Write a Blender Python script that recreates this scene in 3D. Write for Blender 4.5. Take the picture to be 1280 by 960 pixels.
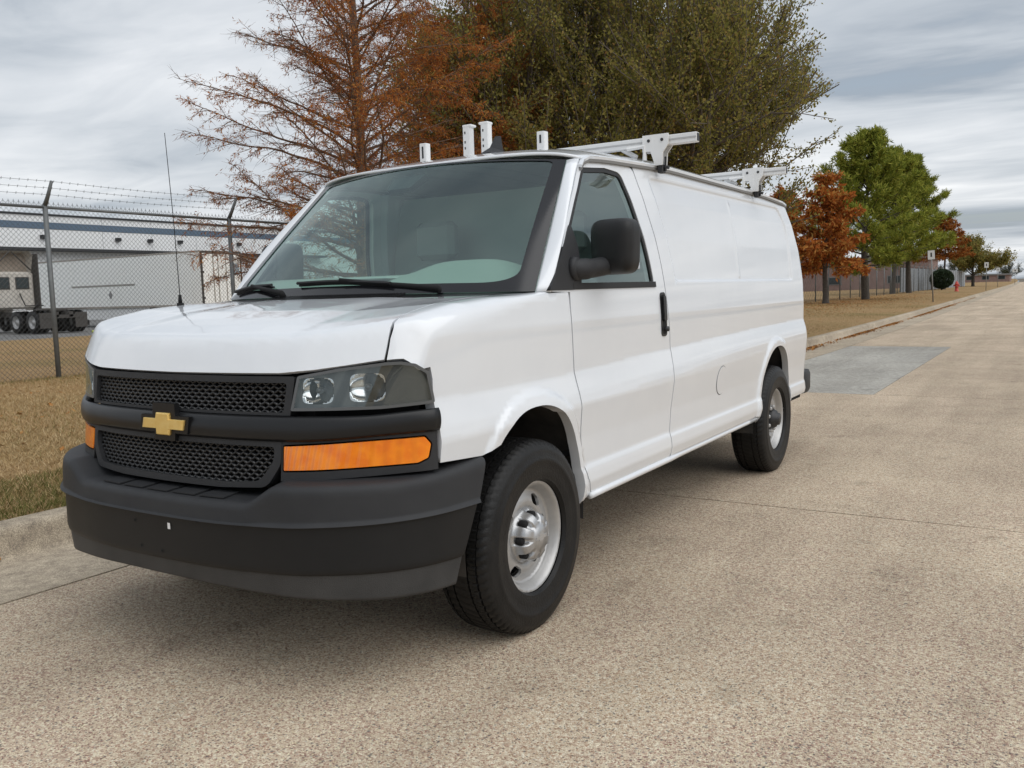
import bpy, math, random
import numpy as np
from mathutils import Vector, Matrix
from mathutils.geometry import delaunay_2d_cdt
random.seed(7); rng = np.random.default_rng(7)
for o in list(bpy.data.objects): bpy.data.objects.remove(o, do_unlink=True)
SC = bpy.context.scene; COL = SC.collection
PI = math.pi; rad = math.radians

# ------------------------------------------------------------------ camera
CAM = np.array([2.7208, -2.9239, 1.3405]); YAW, PITCH, ROLL, FPX = .5618, -.1039, -.0284, 1100.4
def cam_axes():
    cy, sy, cp, sp = math.cos(YAW), math.sin(YAW), math.cos(PITCH), math.sin(PITCH)
    f = np.array([-sy*cp, cy*cp, sp]); r = np.array([cy, sy, 0]); u = np.cross(r, f)
    cr, sr = math.cos(ROLL), math.sin(ROLL)
    return cr*r + sr*u, cr*u - sr*r, f
AR, AU, AF = cam_axes()
cd = bpy.data.cameras.new('camera'); co = bpy.data.objects.new('camera', cd); COL.objects.link(co)
cd.sensor_width = 36; cd.lens = 36*FPX/1280; cd.clip_start = .05; cd.clip_end = 5000
co.matrix_world = Matrix(((AR[0], AU[0], -AF[0], CAM[0]), (AR[1], AU[1], -AF[1], CAM[1]), (AR[2], AU[2], -AF[2], CAM[2]), (0, 0, 0, 1)))
SC.camera = co

# ------------------------------------------------------------------ world: overcast sky in layered stratus
SUN_EL, SUN_AZ = rad(54), rad(92)          # azimuth measured clockwise from +Y
W = bpy.data.worlds.new('World'); SC.world = W; W.use_nodes = True
nt = W.node_tree; N = nt.nodes; L = nt.links
for n in list(N): N.remove(n)
out = N.new('ShaderNodeOutputWorld'); bg = N.new('ShaderNodeBackground'); bg.inputs['Strength'].default_value = .115
sky = N.new('ShaderNodeTexSky'); sky.sky_type = 'NISHITA'; sky.sun_disc = False
sky.sun_elevation = SUN_EL; sky.sun_rotation = SUN_AZ; sky.air_density = 1.2; sky.dust_density = 2
tc = N.new('ShaderNodeTexCoord'); sp = N.new('ShaderNodeSeparateXYZ'); L.new(tc.outputs['Generated'], sp.inputs[0])
def wm(op, a, b=None, c=None):
    n = N.new('ShaderNodeMath'); n.operation = op
    for i, v in enumerate((a, b, c)):
        if v is None: continue
        if isinstance(v, (int, float)): n.inputs[i].default_value = v
        else: L.new(v, n.inputs[i])
    return n.outputs[0]
zc = wm('ADD', wm('MAXIMUM', sp.outputs[2], 0.0), .07)
cx = wm('DIVIDE', sp.outputs[0], zc); cyy = wm('DIVIDE', sp.outputs[1], zc)
comb = N.new('ShaderNodeCombineXYZ'); L.new(cx, comb.inputs[0]); L.new(cyy, comb.inputs[1])
mp = N.new('ShaderNodeMapping'); mp.inputs['Rotation'].default_value = (0, 0, rad(-35)); mp.inputs['Scale'].default_value = (.55, 1.0, 1); L.new(comb.outputs[0], mp.inputs[0])
n1 = N.new('ShaderNodeTexNoise'); n1.inputs['Scale'].default_value = .55; n1.inputs['Detail'].default_value = 7; n1.inputs['Roughness'].default_value = .52; n1.inputs['Distortion'].default_value = .5; L.new(mp.outputs[0], n1.inputs[0])
n2 = N.new('ShaderNodeTexNoise'); n2.inputs['Scale'].default_value = 1.7; n2.inputs['Detail'].default_value = 6; n2.inputs['Roughness'].default_value = .55; n2.inputs['Distortion'].default_value = .8; L.new(mp.outputs[0], n2.inputs[0])
mixn = wm('ADD', wm('MULTIPLY', n1.outputs[0], .72), wm('MULTIPLY', n2.outputs[0], .28))
cr = N.new('ShaderNodeValToRGB'); e = cr.color_ramp.elements
e[0].position = .39; e[0].color = (2.6, 2.95, 3.4, 1); e[1].position = .65; e[1].color = (7.1, 7.2, 7.3, 1)
m_ = e.new(.47); m_.color = (4.1, 4.4, 4.75, 1)
m_ = e.new(.56); m_.color = (5.5, 5.7, 5.95, 1)
L.new(mixn, cr.inputs[0])
cov = N.new('ShaderNodeMapRange'); cov.inputs[1].default_value = .30; cov.inputs[2].default_value = .42; cov.inputs[3].default_value = .62; cov.inputs[4].default_value = .94; L.new(mixn, cov.inputs[0])
mx = N.new('ShaderNodeMix'); mx.data_type = 'RGBA'; L.new(cov.outputs[0], mx.inputs[0]); L.new(sky.outputs[0], mx.inputs[6]); L.new(cr.outputs[0], mx.inputs[7])
L.new(mx.outputs[2], bg.inputs[0]); L.new(bg.outputs[0], out.inputs[0])
sd = bpy.data.lights.new('sun', 'SUN'); sd.energy = 1.5; sd.angle = rad(80); sd.color = (1, .98, .955)
so = bpy.data.objects.new('sun', sd); COL.objects.link(so)
sv = Vector((math.sin(SUN_AZ)*math.cos(SUN_EL), math.cos(SUN_AZ)*math.cos(SUN_EL), math.sin(SUN_EL)))
so.rotation_euler = sv.to_track_quat('Z', 'Y').to_euler(); so.location = sv*60
vs = SC.view_settings; vs.view_transform = 'Standard'; vs.look = 'None'; vs.gamma = 1; vs.exposure = .32; vs.use_curve_mapping = False

# ------------------------------------------------------------------ materials
def mat(name, col, rough=.5, metal=0, var=0, vscale=5, col2=None, bump=0, bscale=50, coat=0, spec=.5, island=None, detail=4, trans=0, coords='Object', sub=None):
    m = bpy.data.materials.new(name); m.use_nodes = True; t = m.node_tree; b = t.nodes['Principled BSDF']
    b.inputs['Base Color'].default_value = (*col, 1); b.inputs['Roughness'].default_value = rough; b.inputs['Metallic'].default_value = metal
    b.inputs['Coat Weight'].default_value = coat; b.inputs['Coat Roughness'].default_value = .03; b.inputs['Specular IOR Level'].default_value = spec
    tcn = t.nodes.new('ShaderNodeTexCoord')
    if island:
        g = t.nodes.new('ShaderNodeNewGeometry'); r = t.nodes.new('ShaderNodeValToRGB')
        for i, (p_, c_) in enumerate(island):
            el = r.color_ramp.elements[i] if i < 2 else r.color_ramp.elements.new(p_)
            el.position = p_; el.color = (*c_, 1)
        t.links.new(g.outputs['Random Per Island'], r.inputs[0]); t.links.new(r.outputs[0], b.inputs['Base Color'])
        if trans:
            tr = t.nodes.new('ShaderNodeBsdfTranslucent'); t.links.new(r.outputs[0], tr.inputs[0]); mxs = t.nodes.new('ShaderNodeMixShader'); mxs.inputs[0].default_value = trans
            t.links.new(b.outputs[0], mxs.inputs[1]); t.links.new(tr.outputs[0], mxs.inputs[2]); t.links.new(mxs.outputs[0], t.nodes['Material Output'].inputs[0])
    elif col2 is not None:
        nz = t.nodes.new('ShaderNodeTexNoise'); nz.inputs['Scale'].default_value = vscale; nz.inputs['Detail'].default_value = detail; nz.inputs['Roughness'].default_value = .6
        t.links.new(tcn.outputs[coords], nz.inputs[0])
        r = t.nodes.new('ShaderNodeValToRGB'); r.color_ramp.elements[0].position = .5-var; r.color_ramp.elements[1].position = .5+var
        r.color_ramp.elements[0].color = (*col, 1); r.color_ramp.elements[1].color = (*col2, 1)
        t.links.new(nz.outputs[0], r.inputs[0]); t.links.new(r.outputs[0], b.inputs['Base Color'])
    if bump:
        nb = t.nodes.new('ShaderNodeTexNoise'); nb.inputs['Scale'].default_value = bscale; nb.inputs['Detail'].default_value = 3
        t.links.new(tcn.outputs[coords], nb.inputs[0]); bp = t.nodes.new('ShaderNodeBump'); bp.inputs['Strength'].default_value = bump; bp.inputs['Distance'].default_value = .01
        t.links.new(nb.outputs[0], bp.inputs['Height']); t.links.new(bp.outputs[0], b.inputs['Normal'])
    return m
def glass(name, tint, refl=1.0, rough=.0):
    m = bpy.data.materials.new(name); m.use_nodes = True; t = m.node_tree
    for n in list(t.nodes):
        if n.type != 'OUTPUT_MATERIAL': t.nodes.remove(n)
    o = [n for n in t.nodes if n.type == 'OUTPUT_MATERIAL'][0]
    ge = t.nodes.new('ShaderNodeNewGeometry'); dt = t.nodes.new('ShaderNodeVectorMath'); dt.operation = 'DOT_PRODUCT'; t.links.new(ge.outputs['Incoming'], dt.inputs[0]); t.links.new(ge.outputs['Normal'], dt.inputs[1])
    def mth(op, a, b=None):
        n = t.nodes.new('ShaderNodeMath'); n.operation = op; n.use_clamp = op != 'POWER'
        for i, v in enumerate((a, b)):
            if v is None: continue
            if isinstance(v, (int, float)): n.inputs[i].default_value = v
            else: t.links.new(v, n.inputs[i])
        return n.outputs[0]
    sch = mth('POWER', mth('SUBTRACT', 1.0, mth('ABSOLUTE', dt.outputs['Value'])), 5.0)      # reflectance of both faces of a thin pane
    class mm: outputs = [mth('ADD', mth('MULTIPLY', sch, .85), .085*refl)]
    tr = t.nodes.new('ShaderNodeBsdfTransparent'); tr.inputs[0].default_value = (*tint, 1)
    gl = t.nodes.new('ShaderNodeBsdfGlossy'); gl.inputs['Roughness'].default_value = rough; gl.inputs[0].default_value = (.88, 1, .98, 1)
    mxs = t.nodes.new('ShaderNodeMixShader'); t.links.new(mm.outputs[0], mxs.inputs[0]); t.links.new(tr.outputs[0], mxs.inputs[1]); t.links.new(gl.outputs[0], mxs.inputs[2]); t.links.new(mxs.outputs[0], o.inputs[0])
    return m

# ------------------------------------------------------------------ mesh helpers
def mesh_of(name, V, Fc, m=None, smooth=False, normals=None):
    me = bpy.data.meshes.new(name)
    V = np.asarray(V, float)
    if isinstance(Fc, np.ndarray):
        n, k = Fc.shape
        me.vertices.add(len(V)); me.vertices.foreach_set('co', V.ravel())
        me.loops.add(n*k); me.loops.foreach_set('vertex_index', Fc.ravel().astype(np.int32))
        me.polygons.add(n); me.polygons.foreach_set('loop_start', np.arange(0, n*k, k, dtype=np.int32))
        me.update(calc_edges=True)
    else:
        me.from_pydata(V.tolist(), [], Fc); me.update()
    if m: me.materials.append(m)
    if smooth: me.polygons.foreach_set('use_smooth', [True]*len(me.polygons))
    if normals is not None: me.normals_split_custom_set_from_vertices([tuple(x) for x in normals])
    return me
def link(name, me, parent=None, loc=None, rot=None):
    o = bpy.data.objects.new(name, me); COL.objects.link(o)
    if parent: o.parent = parent
    if loc is not None: o.location = loc
    if rot is not None: o.rotation_euler = rot
    return o
def obj(name, V, Fc, m=None, parent=None, smooth=False, normals=None):
    return link(name, mesh_of(name, V, Fc, m, smooth, normals), parent)
def tag(o, label=None, cat=None, group=None, kind=None):
    for k, v in (('label', label), ('category', cat), ('group', group), ('kind', kind)):
        if v: o[k] = v
    return o
def thing(name, label, cat, loc=(0, 0, 0), rz=0, group=None):
    o = link(name, None, None, loc, (0, 0, rz)); o.empty_display_size = .2
    return tag(o, label, cat, group)
class MB:
    "collects simple solids into one mesh"
    def __init__(s): s.V = []; s.F = []
    def add(s, V, Fc):
        b = len(s.V); s.V += [tuple(v) for v in V]; s.F += [tuple(b+i for i in f) for f in Fc]; return s
    def box(s, lo, hi, bev=0):
        (a, b, c), (d, e_, f) = lo, hi
        if bev <= 0:
            V = [(a, b, c), (d, b, c), (d, e_, c), (a, e_, c), (a, b, f), (d, b, f), (d, e_, f), (a, e_, f)]
            return s.add(V, [(0, 3, 2, 1), (4, 5, 6, 7), (0, 1, 5, 4), (1, 2, 6, 5), (2, 3, 7, 6), (3, 0, 4, 7)])
        pts = []
        w = bev
        def ring(z, i): 
            x0, x1, y0, y1 = a+i, d-i, b+i, e_-i
            k = w
            return [(x0+k, y0, z), (x1-k, y0, z), (x1, y0+k, z), (x1, y1-k, z), (x1-k, y1, z), (x0+k, y1, z), (x0, y1-k, z), (x0, y0+k, z)]
        R4 = [ring(c, w), ring(c+w, 0), ring(f-w, 0), ring(f, w)]
        V = sum(R4, []); Fc = [tuple(range(7, -1, -1)), tuple(range(24, 32))]
        for k in range(3):
            for i in range(8): Fc.append((k*8+i, k*8+(i+1) % 8, k*8+8+(i+1) % 8, k*8+8+i))
        return s.add(V, Fc)
    def tube(s, path, r, n=8, cap=True):
        P = [np.array(q, float) for q in path]; R_ = r if hasattr(r, '__len__') else [r]*len(P)
        V = []; up = None
        for i, q in enumerate(P):
            t = P[min(i+1, len(P)-1)]-P[max(i-1, 0)]; t = t/(np.linalg.norm(t)+1e-12)
            if up is None:
                up = np.array([0, 0, 1.]) if abs(t[2]) < .9 else np.array([1., 0, 0])
            a = np.cross(t, up); a /= np.linalg.norm(a)+1e-12; b = np.cross(a, t); up = b
            for k in range(n):
                an = 2*PI*k/n; V.append(q+R_[i]*(math.cos(an)*a+math.sin(an)*b))
        Fc = []
        for i in range(len(P)-1):
            for k in range(n): Fc.append((i*n+k, i*n+(k+1) % n, (i+1)*n+(k+1) % n, (i+1)*n+k))
        if cap: Fc += [tuple(range(n-1, -1, -1)), tuple((len(P)-1)*n+k for k in range(n))]
        return s.add(V, Fc)
    def lathe(s, prof, axis='x', c=(0, 0, 0), n=48):
        "prof: list of (r, t) along axis"
        V = []; Fc = []
        for (r, t) in prof:
            for k in range(n):
                a = 2*PI*k/n; u, v = r*math.cos(a), r*math.sin(a)
                q = {'x': (t, u, v), 'y': (v, t, u), 'z': (u, v, t)}[axis]
                V.append((q[0]+c[0], q[1]+c[1], q[2]+c[2]))
        for i in range(len(prof)-1):
            for k in range(n): Fc.append((i*n+k, i*n+(k+1) % n, (i+1)*n+(k+1) % n, (i+1)*n+k))
        return s.add(V, Fc)
    def prism(s, poly, h0, h1, axis='z'):
        "poly: 2D ccw points, extruded along axis"
        n = len(poly)
        def P(a, b, h): return {'z': (a, b, h), 'x': (h, a, b), 'y': (b, h, a)}[axis]
        V = [P(a, b, h0) for a, b in poly]+[P(a, b, h1) for a, b in poly]
        return s.add(V, [tuple(range(n-1, -1, -1)), tuple(range(n, 2*n))]+[(i, (i+1) % n, n+(i+1) % n, n+i) for i in range(n)])
    def build(s, name, m, parent=None, smooth=False):
        return obj(name, np.array(s.V), s.F, m, parent, smooth)
    def mesh(s, name, m, smooth=False): return mesh_of(name, np.array(s.V), s.F, m, smooth)
def auto(o, ang=40):
    "smooth shading with sharp edges above an angle"
    me = o.data; me.polygons.foreach_set('use_smooth', [True]*len(me.polygons)); me.set_sharp_from_angle(angle=rad(ang)); return o
def spline(pts, k=16, closed=False):
    P = np.array(pts, float)
    P = np.vstack([P[-1:], P, P[:2]]) if closed else np.vstack([2*P[0]-P[1], P, 2*P[-1]-P[-2]])
    o = []
    for i in range(1, len(P)-2):
        t = np.linspace(0, 1, k, endpoint=False)[:, None]; a, b, c, d = P[i-1], P[i], P[i+1], P[i+2]
        o.append(.5*((2*b)+(-a+c)*t+(2*a-5*b+4*c-d)*t**2+(-a+3*b-3*c+d)*t**3))
    if not closed: o.append(P[-2:-1])
    return np.vstack(o)
def rpoly(pts, k=6):
    "closed polygon with rounded corners; pts = (a, b, radius)"
    n = len(pts); o = []
    for i in range(n):
        p0, p1, p2 = (np.array(pts[j % n][:2], float) for j in (i-1, i, i+1)); r = pts[i][2] if len(pts[i]) > 2 else 0
        if r <= 0: o.append(p1); continue
        d0, d1 = p0-p1, p2-p1; l0, l1 = np.linalg.norm(d0), np.linalg.norm(d1); d0 /= l0; d1 /= l1
        c = min(1, max(-1, float(d0@d1))); half = math.acos(c)/2; t = min(r/max(math.tan(half), 1e-3), .49*l0, .49*l1)
        a, b = p1+d0*t, p1+d1*t
        for q in np.linspace(0, 1, k): o.append((1-q)**2*a+2*q*(1-q)*p1+q*q*b)
    return np.array(o)
def densify(P, res):
    o = []
    for i in range(len(P)):
        a, b = P[i], P[(i+1) % len(P)]; n = max(1, int(math.ceil(np.linalg.norm(b-a)/res)))
        for k in range(n): o.append(a+(b-a)*k/n)
    return np.array(o)
def inside(P, Q):
    "points Q inside polygon P"
    r = np.zeros(len(Q), bool); x, y = Q[:, 0], Q[:, 1]; n = len(P)
    for i in range(n):
        (x0, y0), (x1, y1) = P[i], P[(i+1) % n]
        if y0 == y1: continue
        c = ((y0 > y) != (y1 > y)) & (x < (x1-x0)*(y-y0)/(y1-y0)+x0); r ^= c
    return r
def seg_dist(P, Q):
    d = np.full(len(Q), 9e9)
    for i in range(len(P)):
        a, b = P[i], P[(i+1) % len(P)]; ab = b-a; t = np.clip(((Q-a)@ab)/(ab@ab+1e-15), 0, 1)
        d = np.minimum(d, np.linalg.norm(Q-a-t[:, None]*ab, axis=1))
    return d
def tri2d(outer, holes, res, extra=None):
    loops = [densify(np.asarray(outer, float), res)]+[densify(np.asarray(h, float), res) for h in holes]
    lo, hi = loops[0].min(0), loops[0].max(0)
    gx = np.arange(lo[0], hi[0], res); gy = np.arange(lo[1], hi[1], res*.866)
    G = np.array([(x+(res/2 if j % 2 else 0), y) for j, y in enumerate(gy) for x in gx])
    ok = inside(loops[0], G)
    for h in loops[1:]: ok &= ~inside(h, G)
    G = G[ok]
    if extra is not None: G = np.vstack([G[np.min(np.abs(G[:, 1:2]-np.unique(extra[:, 1])[None]), 1) > .004], extra])
    for l in loops: G = G[seg_dist(l, G) > res*.45] if len(G) else G
    P = np.vstack(loops+[G]) if len(G) else np.vstack(loops)
    E = []; b = 0
    for l in loops: E += [(b+i, b+(i+1) % len(l)) for i in range(len(l))]; b += len(l)
    r = delaunay_2d_cdt([Vector(p) for p in P], E, [], 0, 1e-7)
    V2 = np.array([(v.x, v.y) for v in r[0]]); T = np.array([f for f in r[2] if len(f) == 3])
    C = V2[T].mean(1); k = inside(loops[0], C)
    for h in loops[1:]: k &= ~inside(h, C)
    return V2, T[k], loops
def panel(name, outer, f, m, parent=None, holes=(), res=.03, rim=.012, centre=(0, 1.8, .9), extra=None):
    "a curved sheet: 2D outline with holes mapped through f, with folded-in edges"
    V2, T, loops = tri2d(outer, holes, res, extra)
    V = f(V2); h = 1e-4
    nn = np.cross(f(V2+[h, 0])-f(V2-[h, 0]), f(V2+[0, h])-f(V2-[0, h])); nn /= np.linalg.norm(nn, axis=1)[:, None]+1e-15
    s = np.sign(((V-np.array(centre))*nn).sum(1).mean()); nn *= s
    a = V[T]; fn = np.cross(a[:, 1]-a[:, 0], a[:, 2]-a[:, 0]); flip = (fn*nn[T].mean(1)).sum(1) < 0
    T = T.copy(); T[flip] = T[flip][:, ::-1]
    VV = [V]; NN = [nn]; FF = T.tolist(); b = len(V)
    if rim > 0:
        for l in loops:
            P = f(l); q = np.cross(f(l+[h, 0])-f(l-[h, 0]), f(l+[0, h])-f(l-[0, h])); q /= np.linalg.norm(q, axis=1)[:, None]+1e-15; q *= s
            k = len(l); tg = np.roll(P, -1, 0)-np.roll(P, 1, 0); side = np.cross(tg, q); side /= np.linalg.norm(side, axis=1)[:, None]+1e-15
            VV += [P, P-q*rim]; NN += [side, side]
            for i in range(k):
                j = (i+1) % k; FF.append((b+i, b+k+i, b+k+j, b+j))
            b += 2*k
    return obj(name, np.vstack(VV), FF, m, parent, True, np.vstack(NN))
def grid(name, f, nu, nv, m, parent=None, smooth=True, thick=0):
    "f(u,v) -> points for u,v in 0..1"
    u, v = np.meshgrid(np.linspace(0, 1, nu), np.linspace(0, 1, nv), indexing='ij')
    V = f(u.ravel(), v.ravel()); i, j = np.meshgrid(np.arange(nu-1), np.arange(nv-1), indexing='ij'); a = (i*nv+j).ravel()
    Fc = np.stack([a, a+nv, a+nv+1, a+1], 1)
    o = obj(name, V, Fc, m, parent, smooth)
    if thick:
        md = o.modifiers.new('solid', 'SOLIDIFY'); md.thickness = thick; md.offset = -1
    return o
def sst(a, b, x):
    t = np.clip((x-a)/(b-a), 0, 1); return t*t*(3-2*t)
# ================================================================== VAN  (forward is -Y, driver side is +X)
M_paint = mat('van_white_paint', (.715, .74, .77), .3, 0, .3, 3, (.76, .785, .81), coat=1, bump=.004, bscale=3)
M_char = mat('charcoal_plastic', (.022, .023, .0255), .55, 0, .25, 9, (.030, .031, .033), bump=.25, bscale=900, spec=.35)
M_charlow = mat('bumper_face_plastic', (.009, .0092, .0098), .45, 0, .25, 7, (.012, .0122, .0125), bump=.15, bscale=700, spec=.3)
M_dam = mat('scuffed_air_dam', (.022, .023, .024), .55, 0, .2, 6, (.045, .045, .045), bump=.3, bscale=300, detail=8)
M_gloss = mat('satin_black_trim', (.010, .0103, .0112), .36, spec=.4)
M_mesh = mat('grille_mesh_black', (.012, .0125, .0135), .3)
M_black = mat('matte_black', (.006, .006, .0065), .9)
M_rubber = mat('rubber_seal', (.012, .012, .013), .6)
M_frit = mat('windshield_black_border', (.012, .012, .014), .12)
M_gold = mat('gold_emblem', (.86, .56, .15), .3, .5, .3, 40, (.95, .70, .27), bump=.3, bscale=500)
M_chrome = mat('chrome_reflector', (.9, .91, .92), .12, 1)
M_bezel = mat('lamp_bezel_grey', (.12, .125, .128), .35, .3)
M_lens = glass('lamp_clear_lens', (.78, .8, .8), 1.0)
M_glassw = glass('windshield_glass', (.74, .95, .87), 1.7)
M_glassd = glass('door_glass', (.66, .78, .75), 1.9)
M_liner = mat('wheel_liner', (.02, .02, .019), .9, 0, .2, 8, (.06, .055, .05))
M_tyre = mat('tyre_rubber', (.0055, .0057, .006), .5, 0, .2, 10, (.013, .0127, .0122), bump=.2, bscale=120, spec=.3)
M_steel = mat('silver_wheel_paint', (.40, .397, .39), .42, .5, .25, 14, (.50, .495, .485))
M_cap = mat('silver_hub_cap', (.46, .465, .47), .33, .7)
M_dash = mat('dashboard_grey', (.30, .315, .30), .8)
M_seat = mat('seat_grey_vinyl', (.27, .275, .28), .7)
M_bulk = mat('bulkhead_grey', (.40, .41, .41), .6)
M_rack = mat('white_rack_aluminium', (.74, .745, .74), .4, 0, .3, 10, (.80, .80, .79))
M_dkmetal = mat('dark_metal', (.05, .05, .052), .45, .6)
def amber():
    m = mat('amber_lens', (.85, .22, .012), .08, coat=.5); t = m.node_tree; b = t.nodes['Principled BSDF']
    b.inputs['Transmission Weight'].default_value = .0; b.inputs['Subsurface Weight'].default_value = .0
    tcn = t.nodes.new('ShaderNodeTexCoord'); w = t.nodes.new('ShaderNodeTexWave'); w.inputs['Scale'].default_value = 26; w.inputs['Distortion'].default_value = 0; w.wave_profile = 'SIN'
    mpn = t.nodes.new('ShaderNodeMapping'); mpn.inputs['Rotation'].default_value = (0, 0, rad(35)); t.links.new(tcn.outputs['Object'], mpn.inputs[0]); t.links.new(mpn.outputs[0], w.inputs[0])
    bp = t.nodes.new('ShaderNodeBump'); bp.inputs['Strength'].default_value = .8; bp.inputs['Distance'].default_value = .004; t.links.new(w.outputs[0], bp.inputs['Height']); t.links.new(bp.outputs[0], b.inputs['Normal'])
    nz = t.nodes.new('ShaderNodeTexNoise'); nz.inputs['Scale'].default_value = 22; t.links.new(tcn.outputs['Object'], nz.inputs[0]); r = t.nodes.new('ShaderNodeValToRGB')
    r.color_ramp.elements[0].position = .35; r.color_ramp.elements[0].color = (.86, .19, .004, 1); r.color_ramp.elements[1].position = .65; r.color_ramp.elements[1].color = (.97, .27, .006, 1)
    t.links.new(nz.outputs[0], r.inputs[0]); t.links.new(r.outputs[0], b.inputs['Base Color']); return m
M_amber = amber()

VAN = thing('cargo_van', 'white cargo van with roof rack, black grille and gold cross emblem, parked beside the kerb', 'van')
# --- side surface
_ZX = np.array([(.30, .90), (.40, .925), (.44, .958), (.50, .972), (.555, .966), (.575, .957), (.70, .962), (.86, .982), (.92, .974), (1.02, .952), (1.2, .953), (1.36, .945), (1.6, .922), (1.8, .890), (1.95, .853), (2.05, .825)])
_z = np.arange(.3, 2.05, .004); _x = np.interp(_z, _ZX[:, 0], _ZX[:, 1]); _k = np.hanning(9); _k /= _k.sum(); _x = np.convolve(np.pad(_x, 4, mode='edge'), _k, 'valid')
ARCH = [(.015, .395, .395, .50, 2.3), (3.43, .385, .395, .51, 2.3)]      # y centre, half width, z centre, rise, exponent
def arch_e(y, z, a):
    yc, w, zc_, h, n = a; zz = np.maximum(z-zc_, 0)
    return (np.abs((y-yc)/w)**n+(zz/h)**n)**(1/n)
def yend(z): return 4.56-.26*np.clip((z-1.35)/.65, 0, 1.2)**1.6
def xs(y, z):
    sh = np.clip(.026*(y-1.4), -.03, .066)*np.exp(-((z-.97)/.13)**2)
    x = np.interp(z-sh, _z, _x)
    x = x-.026*np.clip((-.30-y)/.3, 0, 1.2)**2
    x = x-.012*np.clip((y-2.2)/2.2, 0, 1.2)**2
    t = np.clip((y-(yend(z)-.27))/.27, 0, .9999); x = x-.27*(1-np.sqrt(1-t**2.2))
    x = x-.055*sst(1.42, 1.93, z)*sst(1.75, .75, y)
    for a in ARCH:
        d = (arch_e(y, z, a)-1)*.42; x = x+.015*sst(.058, .030, d)
    d1 = y-(1.575-(z-1.368)*.27); d2 = 4.02-y-.12*np.clip((z-1.7)/.2, 0, 1.5)**2; d3 = 1.935-z; d4 = (z-1.368)*2.6
    dm = np.minimum(np.minimum(d1, d2), np.minimum(d3, d4)); cr_ = .055
    q = np.maximum(cr_-np.minimum(d1, d2), 0)**2+np.maximum(cr_-np.minimum(d3, d4), 0)**2
    dd = np.where(np.sqrt(q) > 0, cr_-np.sqrt(q), dm)
    x = x-.013*sst(0, .042, dd)+.0035*np.exp(-((y-2.72+.05*(z-1.4))/.018)**2)*sst(.03, .08, dm)
    return x
def side_map(s): return lambda P: np.stack([s*xs(P[:, 0], P[:, 1]), P[:, 0], P[:, 1]], 1)
# --- front plan curve
_half = [(.3, -.885), (.52, -.85), (.62, -.818), (.72, -.772), (.82, -.712), (.90, -.652), (.938, -.612), (.952, -.57), (.956, -.50)]
FPL = spline([(-x, y) for x, y in _half[::-1]]+[(0, -.90)]+_half)
def yF(x): return np.interp(x, FPL[:, 0], FPL[:, 1])
_Hy = np.array([(-1.0, .93), (-.93, 1.03), (-.90, 1.083), (-.872, 1.145), (-.842, 1.200), (-.815, 1.216), (-.72, 1.240), (-.5, 1.284), (-.2, 1.322), (.0, 1.340), (.35, 1.36)])
_hy = np.arange(-1, .36, .005); _hz = np.interp(_hy, _Hy[:, 0], _Hy[:, 1]); _k2 = np.hanning(9); _k2 /= _k2.sum(); _hz = np.convolve(np.pad(_hz, 4, mode='edge'), _k2, 'valid')
def zh(x, y):
    w = np.clip(-y/.62, 0, 1.2)
    dx = (yF(np.abs(x))+.90)
    yy = y-dx*np.clip(w, 0, 1)
    return np.interp(yy, _hy, _hz)+(np.interp(np.abs(x), [0, .5, .62, .72, .835, 1], [1.087, 1.090, 1.100, 1.113, 1.130, 1.145])-1.083+.026*(x/.85)**2)*np.clip(w, 0, 1)-(.010+.016*np.clip(w, 0, 1))*(x/.85)**2+.006*sst(.5, .3, np.abs(x))*sst(-.85, -.6, y)
def smin(a, b, k):
    h = np.maximum(k-np.abs(a-b), 0)/k; return np.minimum(a, b)-h*h*k/4
def Gf(x, y, z): return smin(xs(y, z)-x, zh(x, y)-z, .080-.060*sst(-.35, .16, y))
def fsol(x, y):
    "height of hood/fender skin above (x,y)"
    lo = np.full(len(x), .9); hi = np.full(len(x), 1.6)
    for _ in range(36):
        mi = .5*(lo+hi); g = Gf(np.abs(x), y, mi) > 0; lo = np.where(g, mi, lo); hi = np.where(g, hi, mi)
    return lo
C0 = .6
def fray(y, th):
    lo = np.zeros(len(y)); hi = np.full(len(y), 1.7); c, s = np.cos(th), np.sin(th)
    for _ in range(36):
        mi = .5*(lo+hi); g = Gf(mi*c, y, C0+mi*s) > 0; lo = np.where(g, mi, lo); hi = np.where(g, hi, mi)
    return lo*c, C0+lo*s
def fend_map(sg):
    def f(P):
        x, z = fray(P[:, 0], P[:, 1]); return np.stack([sg*x, P[:, 0], z], 1)
    return f
def hood_map(P): return np.stack([P[:, 0], P[:, 1], fsol(P[:, 0], P[:, 1])], 1)
def sz(y, z): return (y, math.atan2(z-C0, float(xs(np.array([y]), np.array([z]))[0])))   # side point -> fender domain
def tx(x, y): return (y, math.atan2(float(fsol(np.array([x]), np.array([y]))[0])-C0, x))
def seam(n): # hood/fender seam (x, y)
    return spline([(.835, -.700), (.820, -.61), (.806, -.50), (.802, -.30), (.80, -.10), (.80, -.02)], 6)
SE = seam(6)
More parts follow.
